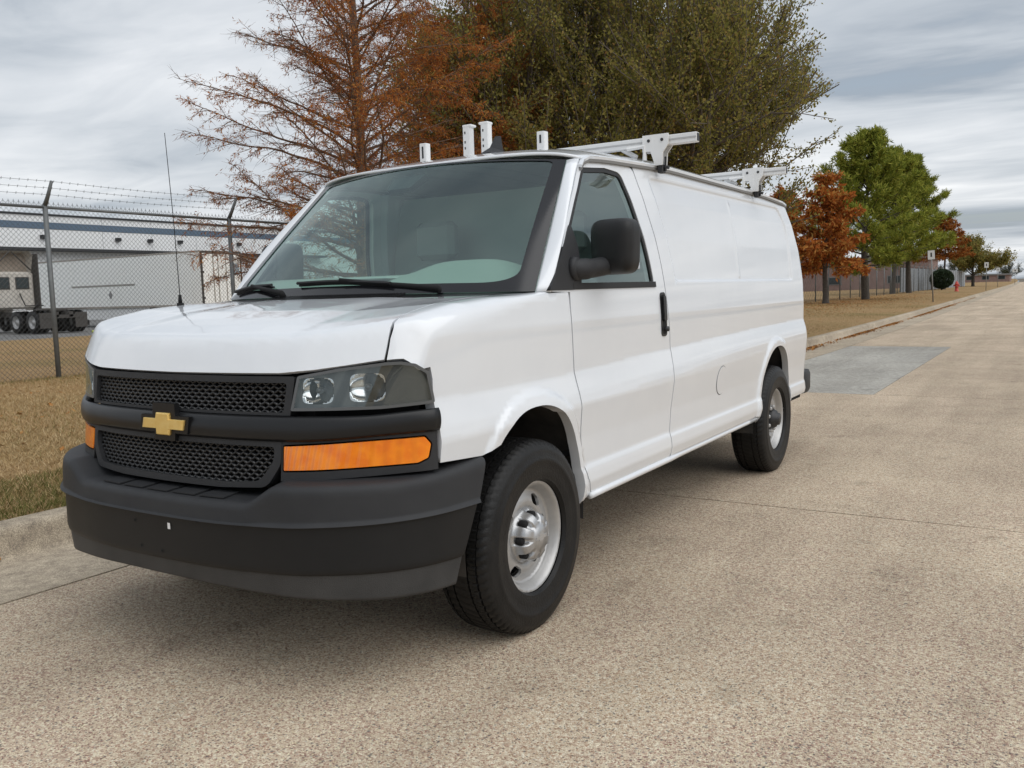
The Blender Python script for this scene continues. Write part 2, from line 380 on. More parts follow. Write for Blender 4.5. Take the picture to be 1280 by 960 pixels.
for sg in (1, -1):
    P = [sz(-.578, .775), sz(-.578, .9), sz(-.578, 1.0), sz(-.578, 1.06), sz(-.586, 1.10)]
    P += [tx(.918, -.632), tx(.88, -.665)]+[tx(x+.003, y) for x, y in SE[::2]]
    P += [tx(.83, .03), tx(.87, .10), tx(.905, .145), sz(.20, 1.334), sz(.360, 1.336), sz(.366, 1.25), sz(.376, 1.1), sz(.388, .9), sz(.402, .75), sz(.425, .62), sz(.462, .52), sz(.497, .452), sz(.49, .425), sz(.418, .425)]
    yc, w, zc_, h, n = ARCH[0]
    for a in np.linspace(0, PI*.80, 34):
        c, s = math.cos(a), math.sin(a); yy = yc+w*math.copysign(abs(c)**(2/n), c); zz = zc_+h*abs(s)**(2/n)
        if yy < yc and zz < .765: break
        P.append(sz(yy, zz))
    P += [sz(-.355, .762)]
    fe = panel('fender', np.array(P), fend_map(sg), M_paint, VAN, res=.02, rim=.045)
# hood
_he = np.linspace(-.830, .830, 61)
Ph = [(x, float(yF(abs(x)))+.001) for x in _he]+[(x-.004, y) for x, y in SE[1:]]
cowl_y = lambda x: -.02-.12*(1-(x/.80)**2)
Ph += [(x, cowl_y(x)) for x in np.linspace(.79, -.79, 40)]+[(-(x-.004), y) for x, y in SE[::-1][:-1]]
hood = panel('hood', np.array(Ph), hood_map, M_paint, VAN, res=.022, rim=.018, centre=(0, .2, .6))
# doors
DOOR = [(.376, 1.334, 0), (.375, 1.25, 0), (.385, 1.1, 0), (.397, .9, 0), (.411, .75, 0), (.434, .62, 0), (.471, .52, 0), (.506, .447, .01), (1.4355, .447, .03), (1.4305, .56, 0), (1.4455, .75, 0), (1.4505, .88, .02), (1.4665, 1.0, .03), (1.4605, 1.12, 0), (1.3935, 1.464, 0), (1.3335, 1.72, .05), (1.285, 1.953, .05), (1.1, 1.962, 0), (.92, 1.957, .0), (.772, 1.942, .05), (.436, 1.62, 0), (.222, 1.338, 0)]
WIN = [(.255, 1.350, .0), (1.287, 1.352, .035), (1.196, 1.76, .06), (1.150, 1.915, .06), (1.0, 1.925, 0), (.770, 1.905, .05), (.462, 1.62, 0)]
def inset(poly, d):
    P = np.array(poly); n = len(P); o = []
    ar = .5*sum(P[i][0]*P[(i+1) % n][1]-P[(i+1) % n][0]*P[i][1] for i in range(n)); s = 1 if ar > 0 else -1
    for i in range(n):
        t = P[(i+1) % n]-P[i-1]; t = t/(np.linalg.norm(t)+1e-12); o.append(P[i]+d*s*np.array([-t[1], t[0]]))
    return np.array(o)
winp = rpoly(WIN)
def offmap(s, off): return lambda P: np.stack([s*(xs(P[:, 0], P[:, 1])+off), P[:, 0], P[:, 1]], 1)
for sg in (1, -1):
    d = panel('door', rpoly(DOOR), side_map(sg), M_paint, VAN, holes=[winp], res=.024, rim=.045)
    panel('window_seal', inset(winp, .001), offmap(sg, -.004), M_rubber, d, holes=[inset(winp, .022)], res=.03, rim=.012)
    gl = rpoly([(.455, 1.37, 0), (1.28, 1.372, .03), (1.178, 1.76, .06), (1.133, 1.905, .06), (1.0, 1.915, 0), (.785, 1.895, .05), (.47, 1.60, 0)])
    panel('window_glass', gl, offmap(sg, -.010), M_glassd, d, res=.05, rim=0)
    panel('mirror_sail', rpoly([(.195, 1.343, 0), (.40, 1.343, 0), (.478, 1.372, .0), (.492, 1.53, .04), (.468, 1.632, .015), (.432, 1.60, 0)]), offmap(sg, .006), M_char, d, res=.03, rim=.02)
    panel('belt_moulding', np.array([(.40, 1.344), (1.292, 1.346), (1.29, 1.374), (.40, 1.372)]), offmap(sg, .007), M_rubber, d, res=.04, rim=.014)
    # handle: black recess with upright grip
    hp = rpoly([(1.352, 1.09, .025), (1.424, 1.09, .025), (1.412, 1.318, .025), (1.342, 1.318, .025)])
    dh = panel('door_handle', hp, offmap(sg, .004), M_gloss, d, holes=[inset(hp, .012)], res=.02, rim=.01)
    panel('handle_recess', inset(hp, .009), offmap(sg, -.012+.018), M_black, d, res=.03, rim=0).location = (-sg*.003, 0, 0)
    panel('handle_grip', rpoly([(1.362, 1.17, .012), (1.398, 1.17, .012), (1.392, 1.30, .012), (1.36, 1.30, .012)]), offmap(sg, .016), M_gloss, d, res=.02, rim=.012)
    mb = MB().lathe([(.0, .022), (.013, .022), (.014, .012), (.014, .0)], 'x', (0, 0, 0), 16); lk = mb.build('key_lock', M_dkmetal, d, True)
    lk.location = (sg*.955, 1.392, 1.128); lk.scale = (sg, 1, 1)
    # cargo side
    Q = [(1.444, .447), (1.440, .56), (1.455, .75), (1.460, .88), (1.476, 1.0), (1.470, 1.12), (1.403, 1.464), (1.343, 1.72), (1.293, 1.955), (1.6, 1.978), (2.5, 1.978), (3.6, 1.978), (4.0, 1.962), (4.18, 1.93)]
    for z in np.linspace(1.93, .50, 24)[1:]: Q.append((float(yend(z))-.012, z))
    Q += [(4.30, .47), (3.86, .47)]
    yc, w, zc_, h, n = ARCH[1]
    for a in np.linspace(0, PI, 44):
        c, s = math.cos(a), math.sin(a); yy = yc+w*math.copysign(abs(c)**(2/n), c); zz = zc_+h*abs(s)**(2/n); Q.append((yy, zz))
    Q += [(yc-w-.02, .447)]
    EXR = np.array([(y, z) for z in (1.360, 1.366, 1.370, 1.3745, 1.379, 1.3835, 1.388, 1.394) for y in np.arange(1.60, 4.05, .016)])
    fd_c = (2.235, .775)
    cs = panel('cargo_side_panel', np.array(Q), side_map(sg), M_paint, VAN, res=.0175, rim=.045, extra=EXR)
    if sg == 1:
        an = np.linspace(0, 2*PI, 41)[:-1]; fo = np.stack([fd_c[0]+.085*np.cos(an), fd_c[1]+.085*np.sin(an)], 1)
        panel('fuel_door', fo, offmap(sg, .0032), M_paint, cs, res=.03, rim=.004)
        panel('fuel_door_gap', fo+(fo-np.array(fd_c))*.045, offmap(sg, .0012), mat('panel_gap_grey', (.12, .12, .12), .8), cs, res=.03, rim=0)
    # rocker sill strip under the door
    sm = MB(); pth = [(sg*.955, y, .432) for y in np.linspace(.50, 1.45, 8)]+[(sg*.945, y, .43) for y in np.linspace(1.6, 3.02, 8)]
    sm.tube(pth, .017, 8); sm.build('rocker_sill', M_paint, VAN, True)
# a pillars: skin between windshield edge and the side surface
W0, W1 = np.array([.900, .160, 1.338]), np.array([.750, .725, 1.937])
def apil(sg):
    def f(u, v):
        a = W0+(W1-W0)*v[:, None]; z = 1.336+(1.945-1.336)*v
        ys = .216+(.768-.216)*v**1.22; b = np.stack([xs(ys, z), ys, z], 1)
        mid = .5*(a+b)+np.array([.010, -.008, .006])
        p_ = (1-u)[:, None]**2*a+2*(u*(1-u))[:, None]*mid+u[:, None]**2*b
        p_[:, 0] *= sg; return p_
    return f
for sg in (1, -1): grid('windshield_pillar', apil(sg), 9, 24, M_paint, VAN, thick=.01)
# windshield
def ws(u, v):
    x = (2*u-1); xb = .905*x; xt = .755*x; k = 1-x*x
    b = np.stack([xb, .158-.20*np.clip(k, 0, 1)**.9, 1.338+.006*k], 1); t = np.stack([xt, .727-.105*k, 1.938+.036*k], 1)
    p_ = b+(t-b)*v[:, None]; bul = (np.sin(PI*v)*.022*(k*.8+.2)); p_[:, 1] -= bul*.7; p_[:, 2] += bul*.7; return p_
wsp = grid('windshield', ws, 140, 70, M_glassw, VAN)
def wsm(off):
    def f(P):
        u, v = P[:, 0], P[:, 1]; p_ = ws(u, v); h = 1e-3; n = np.cross(ws(u+h, v)-ws(u-h, v), ws(u, v+h)-ws(u, v-h)); n /= np.linalg.norm(n, axis=1)[:, None]; n *= np.sign(n[:, 2])[:, None]
        return p_+n*off
    return f
fo = rpoly([(.001, .001, 0), (.999, .001, 0), (.999, .999, 0), (.001, .999, 0)]); fi = rpoly([(.042, .062, .09), (.958, .062, .09), (.962, .985, .03), (.038, .985, .03)], 10)
panel('black_glass_border', fo, wsm(.004), M_frit, wsp, holes=[fi], res=.016, rim=0, centre=(0, 1.2, 1.2))
# roof
_re = np.array([(.60, 1.937), (.70, 1.947), (1.0, 1.970), (1.75, 1.988), (3.5, 1.985), (4.1, 1.965), (4.4, 1.90)])
_rh = np.array([(.60, .036), (.72, .058), (.85, .080), (1.1, .100), (1.8, .118), (3.4, .118), (4.1, .09), (4.4, .05)])
def roof(u, v):
    x = 2*u-1; k = 1-np.clip(np.abs(x)/.944, 0, 1)**2
    y0 = .727-.105*k+.7*np.clip(np.abs(x)-.944, 0, 1); y1 = 4.335-.12*np.abs(x)**6
    y = y0+(y1-y0)*v
    z = np.interp(y, _re[:, 0], _re[:, 1])+np.interp(y, _rh[:, 0], _rh[:, 1])*np.clip(1-np.abs(x)**3.4, 0, 1)**.75
    z += .004*np.cos(np.clip((np.abs(x)-.1), 0, 1)*28)*sst(.1, .2, v)*sst(.85, .75, np.abs(x))
    return np.stack([x*(.853-.055*sst(1.75, .75, y))*(1-.03*sst(3.2, 4.4, y)), y, z], 1)
rf = grid('roof', roof, 70, 80, M_paint, VAN, thick=.012)
def rz(x, y):
    xx = np.array([x/.853]); return float(np.interp(y, _re[:, 0], _re[:, 1])+np.interp(y, _rh[:, 0], _rh[:, 1])*max(1-abs(x/.853)**3.4, 0)**.75)
# drip rails
for sg in (1, -1):
    path = [(.850, .735, 1.905), (.858, .775, 1.935)]+[(.862, y, float(np.interp(y, _re[:, 0], _re[:, 1]))-.001) for y in np.linspace(.84, 4.0, 30)]+[(.85, 4.15, 1.955), (.84, 4.26, 1.92)]
    path = [(sg*(float(xs(np.array([y]), np.array([z]))[0])+.008), y, z) for x, y, z in path]
    V = []; Fc = []
    for x, y, z in path: V += [(x-sg*.012, y, z-.008), (x+sg*.010, y, z-.006), (x+sg*.012, y, z+.006), (x-sg*.002, y, z+.010), (x-sg*.012, y, z+.006)]
    n5 = 5
    for i in range(len(path)-1):
        for k in range(5): Fc.append((i*5+k, i*5+(k+1) % 5, (i+1)*5+(k+1) % 5, (i+1)*5+k))
    Fc += [(4, 3, 2, 1, 0), tuple((len(path)-1)*5+k for k in range(5))]
    auto(obj('drip_rail', V, Fc, M_paint, VAN), 35)
    obj('drip_rail_sealer', [(v[0], v[1], v[2]-.0135 if True else 0) for v in V], Fc, mat('seam_sealer_grey', (.22, .22, .215), .7), VAN)
# rear closing wall with two doors
def rear(u, v):
    z = .5+(1.95-.5)*v; hw = xs(yend(z)-.014, z); x = (2*u-1)*hw; return np.stack([x, yend(z)+.0-.0*x+.02*(1-(2*u-1)**2), z], 1)
for s_, nm in ((0, 'rear_door'), (1, 'rear_door')):
    grid(nm, (lambda s2: (lambda u, v: rear(.5*s2+.498*u+.001, v)))(s_), 14, 30, M_paint, VAN, thick=.01)
# under body, bulkhead, engine block
ub = MB().box((-.80, -.55, .36), (.80, -.40, .50)).box((-.55, -.80, .36), (.55, 4.35, .50)).box((-.90, .46, .40), (.90, 3.0, .46)).box((-.90, 3.88, .42), (.90, 4.4, .5))
ub.tube([(.45, .4, .40), (.45, 3.9, .40)], .06, 8).tube([(-.45, .4, .40), (-.45, 3.9, .40)], .06, 8).tube([(-.8, 3.43, .37), (.8, 3.43, .37)], .06, 10).tube([(-.2, .5, .34), (-.3, 4.4, .34)], .05, 8)
ub.build('underbody', M_black, VAN)
MB().box((-.60, -.80, .5), (.60, .05, 1.05)).build('engine_block', M_black, VAN)
for yc in (.015, 3.43):
    for sg in (1, -1):
        def liner(u, v, yc=yc, sg=sg):
            a = PI*(1.08*u-.04); x = .50+.44*v; return np.stack([sg*x, yc-.455*np.cos(a), .40+.535*np.sin(a)], 1)
        grid('wheel_liner', liner, 26, 4, M_liner, VAN)
        MB().box((sg*.50-.01, yc-.47, .2 if False else .36), (sg*.50+.01, yc+.47, .95)).build('wheel_house', M_liner, VAN)
M_floor = mat('cab_floor', (.03, .03, .032), .9)
MB().box((-.90, .42, .62), (.90, 4.3, .66)).build('floor_pan', M_floor, VAN)
bk = MB().prism([(1.50, 0), (1.52, 0)], 0, 0, 'z') if False else MB(); zz_ = [.66, 1.36, 1.6, 1.8, 1.93]; xx_ = [.925, .915, .89, .855, .81]; pl_ = [(-a, b) for a, b in zip(xx_, zz_)]+[(a, b) for a, b in zip(xx_[::-1], zz_[::-1])]
bk.add([(a, 1.47, b) for a, b in pl_]+[(a, 1.49, b) for a, b in pl_], [tuple(range(10)), tuple(range(19, 9, -1))]+[(i, 10+i, 10+(i+1) % 10, (i+1) % 10) for i in range(10)]); bk.build('cargo_bulkhead', M_bulk, VAN)
# dashboard
def dash(u, v):
    x = (2*u-1)*.87; k = 1-(x/.9)**2; prof = spline([(.0, 1.340), (.18, 1.395), (.34, 1.432), (.46, 1.43), (.53, 1.36), (.52, 1.15), (.50, .85)], 8)
    i = v*(len(prof)-1); yv = np.interp(i, np.arange(len(prof)), prof[:, 0]); zv = np.interp(i, np.arange(len(prof)), prof[:, 1])
    y = np.where(yv < .3, (yv/.3)*.3+(.158-.20*k+.03)*(1-yv/.3), yv)
    hump = .055*np.exp(-((x-.42)/.26)**4)*sst(.15, .40, yv)*(yv < .52)
    return np.stack([x, y, zv+hump-.0*k], 1)
dsh = grid('dashboard', dash, 40, 40, M_dash, VAN)
MB().box((-.18, .20, 1.415), (.10, .30, 1.428), .006).build('dashboard_vent', M_bulk, dsh)
# steering wheel
sw = MB(); ctr = np.array([.42, .66, 1.30]); ax1 = np.array([1, 0, 0]); ax2 = np.array([0, -.42, .907])
sw.tube([ctr+.19*(math.cos(a)*ax1+math.sin(a)*ax2) for a in np.linspace(0, 2*PI, 33)], .016, 8, False)
sw.tube([ctr-.18*ax1, ctr, ctr+.18*ax1], [.018, .05, .018], 8).tube([ctr, ctr-.17*ax2], [.04, .02], 8).tube([ctr, ctr+np.array([0, -.22, -.10])], .04, 8)
sw.build('steering_wheel', M_seat, VAN, True)
for sx in (.42, -.42):
    def seatb(u, v, sx=sx):
        a = 2*PI*u; zz = .75+.78*v; w_ = .24-.06*sst(.7, 1, v); d_ = .075-.02*v
        x = np.sign(np.cos(a))*np.abs(np.cos(a))**.6*w_; y = np.sign(np.sin(a))*np.abs(np.sin(a))**.6*d_; cap_ = np.sqrt(np.clip(1-np.clip((v-.9)/.1, 0, 1)**2, 0, 1)); x = x*cap_; y = y*cap_
        return np.stack([sx+x, 1.10+.18*v+y, zz], 1)
    st = grid('seat', seatb, 24, 20, M_seat, VAN)
    MB().box((sx-.24, .62, .68), (sx+.24, 1.12, .86), .03).build('seat_cushion', M_seat, st)
    MB().box((sx-.14, 1.235, 1.54), (sx+.14, 1.33, 1.76), .03).build('head_restraint', M_seat, st)
# sensor housing behind the windshield
sh = MB(); base = np.array([[.37, .90], [.55, .90], [.58, .965], [.34, .965]])
pp = wsm(-.02)(np.array([(.405, .83), (.50, .83), (.525, .955), (.385, .955)])); qq = wsm(-.055)(np.array([(.41, .84), (.49, .84), (.525, .955), (.385, .955)]))
sh.add(np.vstack([pp, qq]), [(0, 1, 2, 3), (4, 7, 6, 5), (0, 4, 5, 1), (1, 5, 6, 2), (2, 6, 7, 3), (3, 7, 4, 0)]); sh.build('sensor_housing', M_rubber, VAN)
# cowl panel with slatted vent, wipers
def cowl(u, v):
    x = (2*u-1)*.86; k = 1-(x/.86)**2
    ya = np.array(cowl_y(x*.93))-.015; yb = .158-.20*np.clip(1-(x/.905)**2, 0, 1)**.9+.01; y = ya+(yb-ya)*v; z = 1.322+.006*k+.018*v-.006*np.sin(PI*v); return np.stack([x, y, z], 1)
cw = grid('cowl_panel', cowl, 40, 8, M_gloss, VAN, thick=.01)
for i in range(46):
    x = -.40+.017*i; k = 1-(x/.86)**2; yy = float(cowl(np.array([(x/.86+1)/2]), np.array([.5]))[0][1]); zz = float(cowl(np.array([(x/.86+1)/2]), np.array([.5]))[0][2])
    sl = MB().add([(x, yy-.035, zz+.001), (x+.004, yy-.035, zz+.001), (x+.012, yy+.05, zz+.022), (x+.008, yy+.05, zz+.022), (x+.008, yy+.05, zz-.004), (x+.012, yy+.05, zz-.004)], [(0, 1, 2, 3), (0, 3, 4), (1, 5, 2), (3, 2, 5, 4), (0, 4, 5, 1)]); sl.build('vent_slat', M_gloss, cw)
def wiper(pv, tip0, tip1):
    pv = np.array(pv); a = wsm(.022)(np.array([tip0, ((tip0[0]+tip1[0])/2, (tip0[1]+tip1[1])/2+.012), tip1])); b = wsm(.006)(np.array([tip0, ((tip0[0]+tip1[0])/2, (tip0[1]+tip1[1])/2+.012), tip1]))
    w_ = MB().tube([pv, pv+np.array([0, -.01, .02]), .5*(pv+a[1])+np.array([0, -.01, .012]), a[1]+np.array([0, -.004, .006])], [.016, .014, .010, .008], 8)
    o = w_.build('wiper', M_black, VAN, True)
    bl = MB().tube(spline(a, 6), .008, 6).tube(spline(b, 6), .006, 6); bl.build('wiper_blade', M_rubber, o)
wiper((.52, .035, 1.345), (.13+.22, .075), (.13+.53, .052))
wiper((-.33, -.03, 1.345), (.03, .045), (.235, .075))
# ---------------- fascia: arc-length domain along the front plan curve
_seg = np.r_[0, np.cumsum(np.linalg.norm(np.diff(FPL, axis=0), axis=1))]; _u0 = np.interp(0, FPL[:, 0], _seg)
def U(x): return float(np.interp(x, FPL[:, 0], _seg)-_u0)
def fas(off=0, lean=.134, conv=None):
    def f(P):
        u, z = P[:, 0]+_u0, P[:, 1]; x = np.interp(u, _seg, FPL[:, 0]); y = np.interp(u, _seg, FPL[:, 1]); h = .01
        txx = np.interp(u+h, _seg, FPL[:, 0])-np.interp(u-h, _seg, FPL[:, 0]); tyy = np.interp(u+h, _seg, FPL[:, 1])-np.interp(u-h, _seg, FPL[:, 1]); ln = np.sqrt(txx**2+tyy**2)+1e-9
        o_ = off(P) if callable(off) else off
        return np.stack([x+o_*tyy/ln, y-o_*txx/ln+lean*(z-1.06)*(1-sst(.62, .93, np.abs(x))), z], 1)
    return f
CF = (0, .6, .9)
def UP(pts): return [(U(p_[0]),)+tuple(p_[1:]) for p_ in pts]
def mir(P): P = np.array(P); Q = P.copy(); Q[:, 0] *= -1; return Q[::-1]
panel('grille_backing', np.array(UP([(-.93, .70), (.93, .70), (.93, 1.10), (.60, 1.09), (-.60, 1.09), (-.93, 1.10)])), fas(-.085), M_black, VAN, res=.08, rim=0, centre=CF)
um = rpoly(UP([(-.528, .962, .012), (.510+.01, .962, .012), (.528, 1.060, .012), (-.528, 1.060, .012)]))
uo = rpoly(UP([(-.546, .952, .0), (.546, .952, 0), (.556, 1.082, .01), (-.556, 1.082, .01)]))
gr = panel('grille', uo, fas(.002), M_char, VAN, holes=[um], res=.04, rim=.05, centre=CF)
lm = rpoly(UP([(-.30, .727, .12), (0, .716, .4), (.30, .727, .12), (.455, .735, .06), (.492, .847, .015), (-.492, .847, .015), (-.455, .735, .06)][0:1] + [(.30, .722, .05), (.44, .732, .06), (.493, .80, .08), (.493, .848, .015), (-.493, .848, .015), (-.493, .80, .08), (-.44, .732, .06)]))
lo_ = rpoly(UP([(-.27, .702, .1), (.27, .702, .1), (.47, .712, .06), (.520, .79, .06), (.520, .866, 0), (-.520, .866, 0), (-.520, .79, .06), (-.47, .712, .06)]))
panel('lower_grille_frame', lo_, fas(.004), M_char, gr, holes=[lm], res=.04, rim=.05, centre=CF)
def lattice(name, poly, z0, z1, pu, pz, wd):
    "diamond mesh of beams clipped to an outline, kinked so cells read as hexagons"
    f0, f1 = fas(-.012), fas(-.034); V = []; Fc = []
    us = poly[:, 0]; ua, ub_ = us.min(), us.max(); segs = []
    nu_ = int((ub_-ua)/pu)+4; nz_ = int((z1-z0)/pz)+4
    for i in range(-1, nu_):
        for j in range(-1, nz_):
            a = np.array([ua+i*pu+(pu/2 if j % 2 else 0), z0+j*pz])
            for sx in (-1, 1):
                b = a+np.array([sx*pu/2, pz]); d = b-a; segs.append((a+d*.02, b-d*.02))
    S = np.array(segs); mid = S.mean(1); k = inside(inset(poly, -.008), mid); S = S[k]
    d = S[:, 1]-S[:, 0]; nrm = np.stack([-d[:, 1], d[:, 0]], 1); nrm /= np.linalg.norm(nrm, axis=1)[:, None]; nrm *= wd/2
    q = [S[:, 0]-nrm, S[:, 0]+nrm, S[:, 1]+nrm, S[:, 1]-nrm]; top = [f0(x_) for x_ in q]; bot = [f1(x_) for x_ in q]
    n_ = len(S); V = np.stack(top+bot, 1).reshape(-1, 3)
    T8 = np.array([(0, 1, 2, 3), (0, 4, 5, 1), (2, 6, 7, 3), (1, 5, 6, 2), (0, 3, 7, 4)]); Fc = (np.arange(n_)[:, None, None]*8+T8[None]).reshape(-1, 4)
    return tag(obj(name, V, Fc, M_mesh, gr), kind='stuff')
lattice('grille_mesh', um, .955, 1.062, .034, .0135, .0062)
lattice('grille_mesh', lm, .715, .85, .034, .0135, .0062)
# centre bar
def barz(u, v):
    uu = (2*u-1)*U(.949); t = np.abs(uu)/U(.949); zt = .953+.014*sst(.75, 1, t)-.002; zb = .868+.020*sst(.55, 1, t); z = zb+(zt-zb)*v
    return fas(lambda P: .010+.012*np.sin(PI*v)**.6)(np.stack([uu, z], 1))
grid('grille_bar', barz, 80, 10, M_gloss, gr, thick=.03)
# emblem
arm = [(-.118, -.014), (-.108, .022), (-.040, .022), (-.033, .044), (.038, .044), (.038, .022), (.118, .022), (.108, -.014), (.040, -.014), (.033, -.036), (-.038, -.036), (-.038, -.014)]
def em_mesh(sc, dz, dep, bev):
    P = np.array(arm)[::-1]*sc; c = P.mean(0); V = [(x, 0, z+dz) for x, z in P]+[(x, -dep, z+dz) for x, z in P]+[(x+(0-x)*bev, -dep-.004, z+(0-z)*bev+dz) for x, z in P]
    n = len(P); Fc = []
    for k in range(2):
        for i in range(n): Fc.append((k*n+i, k*n+(i+1) % n, (k+1)*n+(i+1) % n, (k+1)*n+i))
    Fc.append(tuple(2*n+i for i in range(n))); return V, Fc
V, Fc = em_mesh(1.0, 0, .008, .10); em = obj('emblem', V, Fc, M_gold, VAN); em.location = (0, -.944, .904)
hs = MB(); ol = [(-.142, -.026), (-.126, .034), (-.062, .034), (-.058, .078), (.062, .078), (.064, .034), (.138, .034), (.124, -.028), (.058, -.028), (.054, -.056), (-.058, -.056), (-.058, -.026)]
hs.prism([(z, x) for x, z in ol], 0, .02, 'y'); sur = hs.build('emblem_surround', M_gloss, em); sur.location = (0, -.002, 0)
# headlamps and turn signals
HL = [(.547, .968, .006), (.566, 1.083, .012), (.70, 1.107, 0), (.835, 1.123, 0), (.875, 1.124, .01), (.912, 1.115, .02), (.939, 1.088, .02), (.947, .982, .01), (.82, .970, 0)]
SG = [(.532, .771, .004), (.529, .850, .004), (.746, .862, 0), (.926, .870, .008), (.938, .845, .01), (.932, .800, .012), (.908, .785, .01), (.75, .779, 0)]
SF = [(.522, .735, 0), (.520, .868, 0), (.80, .880, 0), (.948, .889, 0), (.948, .757, 0), (.86, .752, 0), (.70, .744, 0)]
for sg in (1, -1):
    g = (lambda P: P) if sg == 1 else mir
    hp = g(rpoly(UP(HL)))
    hl = panel('headlight', hp, fas(.004), M_bezel, VAN, holes=[inset(hp, .010)], res=.03, rim=.07, centre=CF)
    panel('headlight_lens', inset(hp, .004), fas(.003), M_lens, hl, res=.04, rim=0, centre=CF)
    wall = g(rpoly(UP([(.55, .966, 0), (.565, 1.085, 0), (.70, 1.108, 0), (.93, 1.112, 0), (.945, .98, 0), (.82, .968, 0)])))
    for cx_, cz_, rw, rh, nm in ((.630, 1.032, .055, .043, 'reflector'), (.780, 1.040, .060, .047, 'reflector')):
        cu = U(cx_)*sg
        ell = np.array([(cu+rw*math.copysign(abs(math.cos(a))**.4, math.cos(a)), cz_+rh*math.copysign(abs(math.sin(a))**.4, math.sin(a))) for a in np.linspace(0, 2*PI, 40, endpoint=False)])
        if nm == 'reflector':
            rr_ = panel('reflector', ell, fas((lambda cu, cz_, rw, rh: (lambda P: -.014-.034*np.clip(1-((P[:, 0]-cu)/rw)**2*.9-((P[:, 1]-cz_)/rh)**2*.9, 0, 1)**.8))(cu, cz_, rw, rh)), M_chrome, hl, res=.0055, rim=0, centre=CF)
        b3 = fas(-.045)(np.array([(cu, cz_)]))[0]; b4 = fas(-.012)(np.array([(cu, cz_)]))[0]
        MB().tube([b3, .5*(b3+b4), b4], [.011, .012, .007], 12).build('bulb', M_bezel, hl, True)
    e1 = np.array([(U(.630)*sg+.0560*math.copysign(abs(math.cos(a))**.4, math.cos(a)), 1.032+.0438*math.copysign(abs(math.sin(a))**.4, math.sin(a))) for a in np.linspace(0, 2*PI, 40, endpoint=False)])
    e2 = np.array([(U(.780)*sg+.0610*math.copysign(abs(math.cos(a))**.4, math.cos(a)), 1.040+.0478*math.copysign(abs(math.sin(a))**.4, math.sin(a))) for a in np.linspace(0, 2*PI, 40, endpoint=False)])
    panel('bezel', inset(hp, .003), fas(-.013), M_bezel, hl, holes=[e1, e2], res=.02, rim=.005, centre=CF)
    sf = g(rpoly(UP(SF))); sp_ = g(rpoly(UP(SG)))
    fr_ = panel('signal_frame', sf, fas(.002), M_char, VAN, holes=[inset(sp_, -.006)], res=.03, rim=.04, centre=CF)
    ts = panel('turn_signal', sp_, fas(.003), M_amber, VAN, res=.012, rim=.02, centre=CF)
    seg_ = inset(sp_, .004)
# ---------------- bumper
_bh = [(.3, -1.02), (.5, -.988), (.65, -.945), (.8, -.848), (.9, -.735), (.96, -.60), (.988, -.42), (.990, -.33), (.985, -.25)]
BPL = spline([(-x, y) for x, y in _bh[::-1]]+[(0, -1.03)]+_bh); _bs = np.r_[0, np.cumsum(np.linalg.norm(np.diff(BPL, axis=0), axis=1))]; _b0 = np.interp(0, BPL[:, 0], _bs)
def bu(y): # arclength where the driver half reaches depth y
    k = BPL[:, 0] > .5; return float(np.interp(y, BPL[k][:, 1], _bs[k])-_b0)
def bmap(uu, z, off):
    u = uu+_b0; x = np.interp(u, _bs, BPL[:, 0]); y = np.interp(u, _bs, BPL[:, 1]); h = .012
    tx_ = np.interp(u+h, _bs, BPL[:, 0])-np.interp(u-h, _bs, BPL[:, 0]); ty_ = np.interp(u+h, _bs, BPL[:, 1])-np.interp(u-h, _bs, BPL[:, 1]); ln = np.sqrt(tx_**2+ty_**2)+1e-9
    return np.stack([x+off*ty_/ln, y-off*tx_/ln, z], 1)
def uend(z): return np.interp(z, [.32, .43, .6, .76], [bu(-.535), bu(-.505), bu(-.425), bu(-.362)])
def ztop(uu): # step pad dips in the middle
    a = np.abs(uu); return .668+.064*sst(.44, .585, a)+.030*sst(.95, 1.55, a)
def bsweep(prof, nm, m, par, nu=150):
    "prof: function (uu, v)-> z, off"
    def f(u, v):
        z, off = prof((2*u-1)*1.62, v); uu = (2*u-1)*uend(z); z, off = prof(uu, v); return bmap(uu, z, off)
    return f
pr = spline([(-.20, .012), (-.12, .012), (-.04, .008), (-.014, .002), (-.002, -.012), (.002, -.03)], 5)
def up_prof(uu, v):
    zt = ztop(uu); s = np.clip(v/.45, 0, 1); i = s*(len(pr)-1)
    o1 = np.interp(i, np.arange(len(pr)), pr[:, 0]); z1 = zt+np.interp(i, np.arange(len(pr)), pr[:, 1])
    t = np.clip((v-.45)/.55, 0, 1); zc2 = .604+.006*sst(.2, 1.2, np.abs(uu))
    z = np.where(v < .45, z1, (zt-.03)+(zc2-(zt-.03))*t); off = np.where(v < .45, o1, .002+.006*t+.010*sst(.86, 1, t))
    return z, off
fb = grid('front_bumper', bsweep(up_prof, 0, 0, 0), 170, 34, M_char, VAN)
def mid_prof(uu, v):
    zc2 = .606+.006*sst(.2, 1.2, np.abs(uu)); zb = .437-.010*sst(.5, 1.4, np.abs(uu)); z = zc2+(zb-zc2)*v; off = .001+.001*v-.004*sst(.85, 1, v); off = np.where(v > .97, -.03, off); off = np.where(v < .02, .004, off); return z, off
grid('bumper_face', bsweep(mid_prof, 0, 0, 0), 170, 24, M_charlow, fb)
def low_prof(uu, v):
    zb = .437-.010*sst(.5, 1.4, np.abs(uu)); zz = .372-.05*sst(.1, 1.2, np.abs(uu)); z = zb+.012+(zz-zb-.012)*v; off = -.006-.010*v; off = np.where(v > .9, -.06, off); return z, off
grid('air_dam', bsweep(low_prof, 0, 0, 0), 170, 14, M_dam, fb)
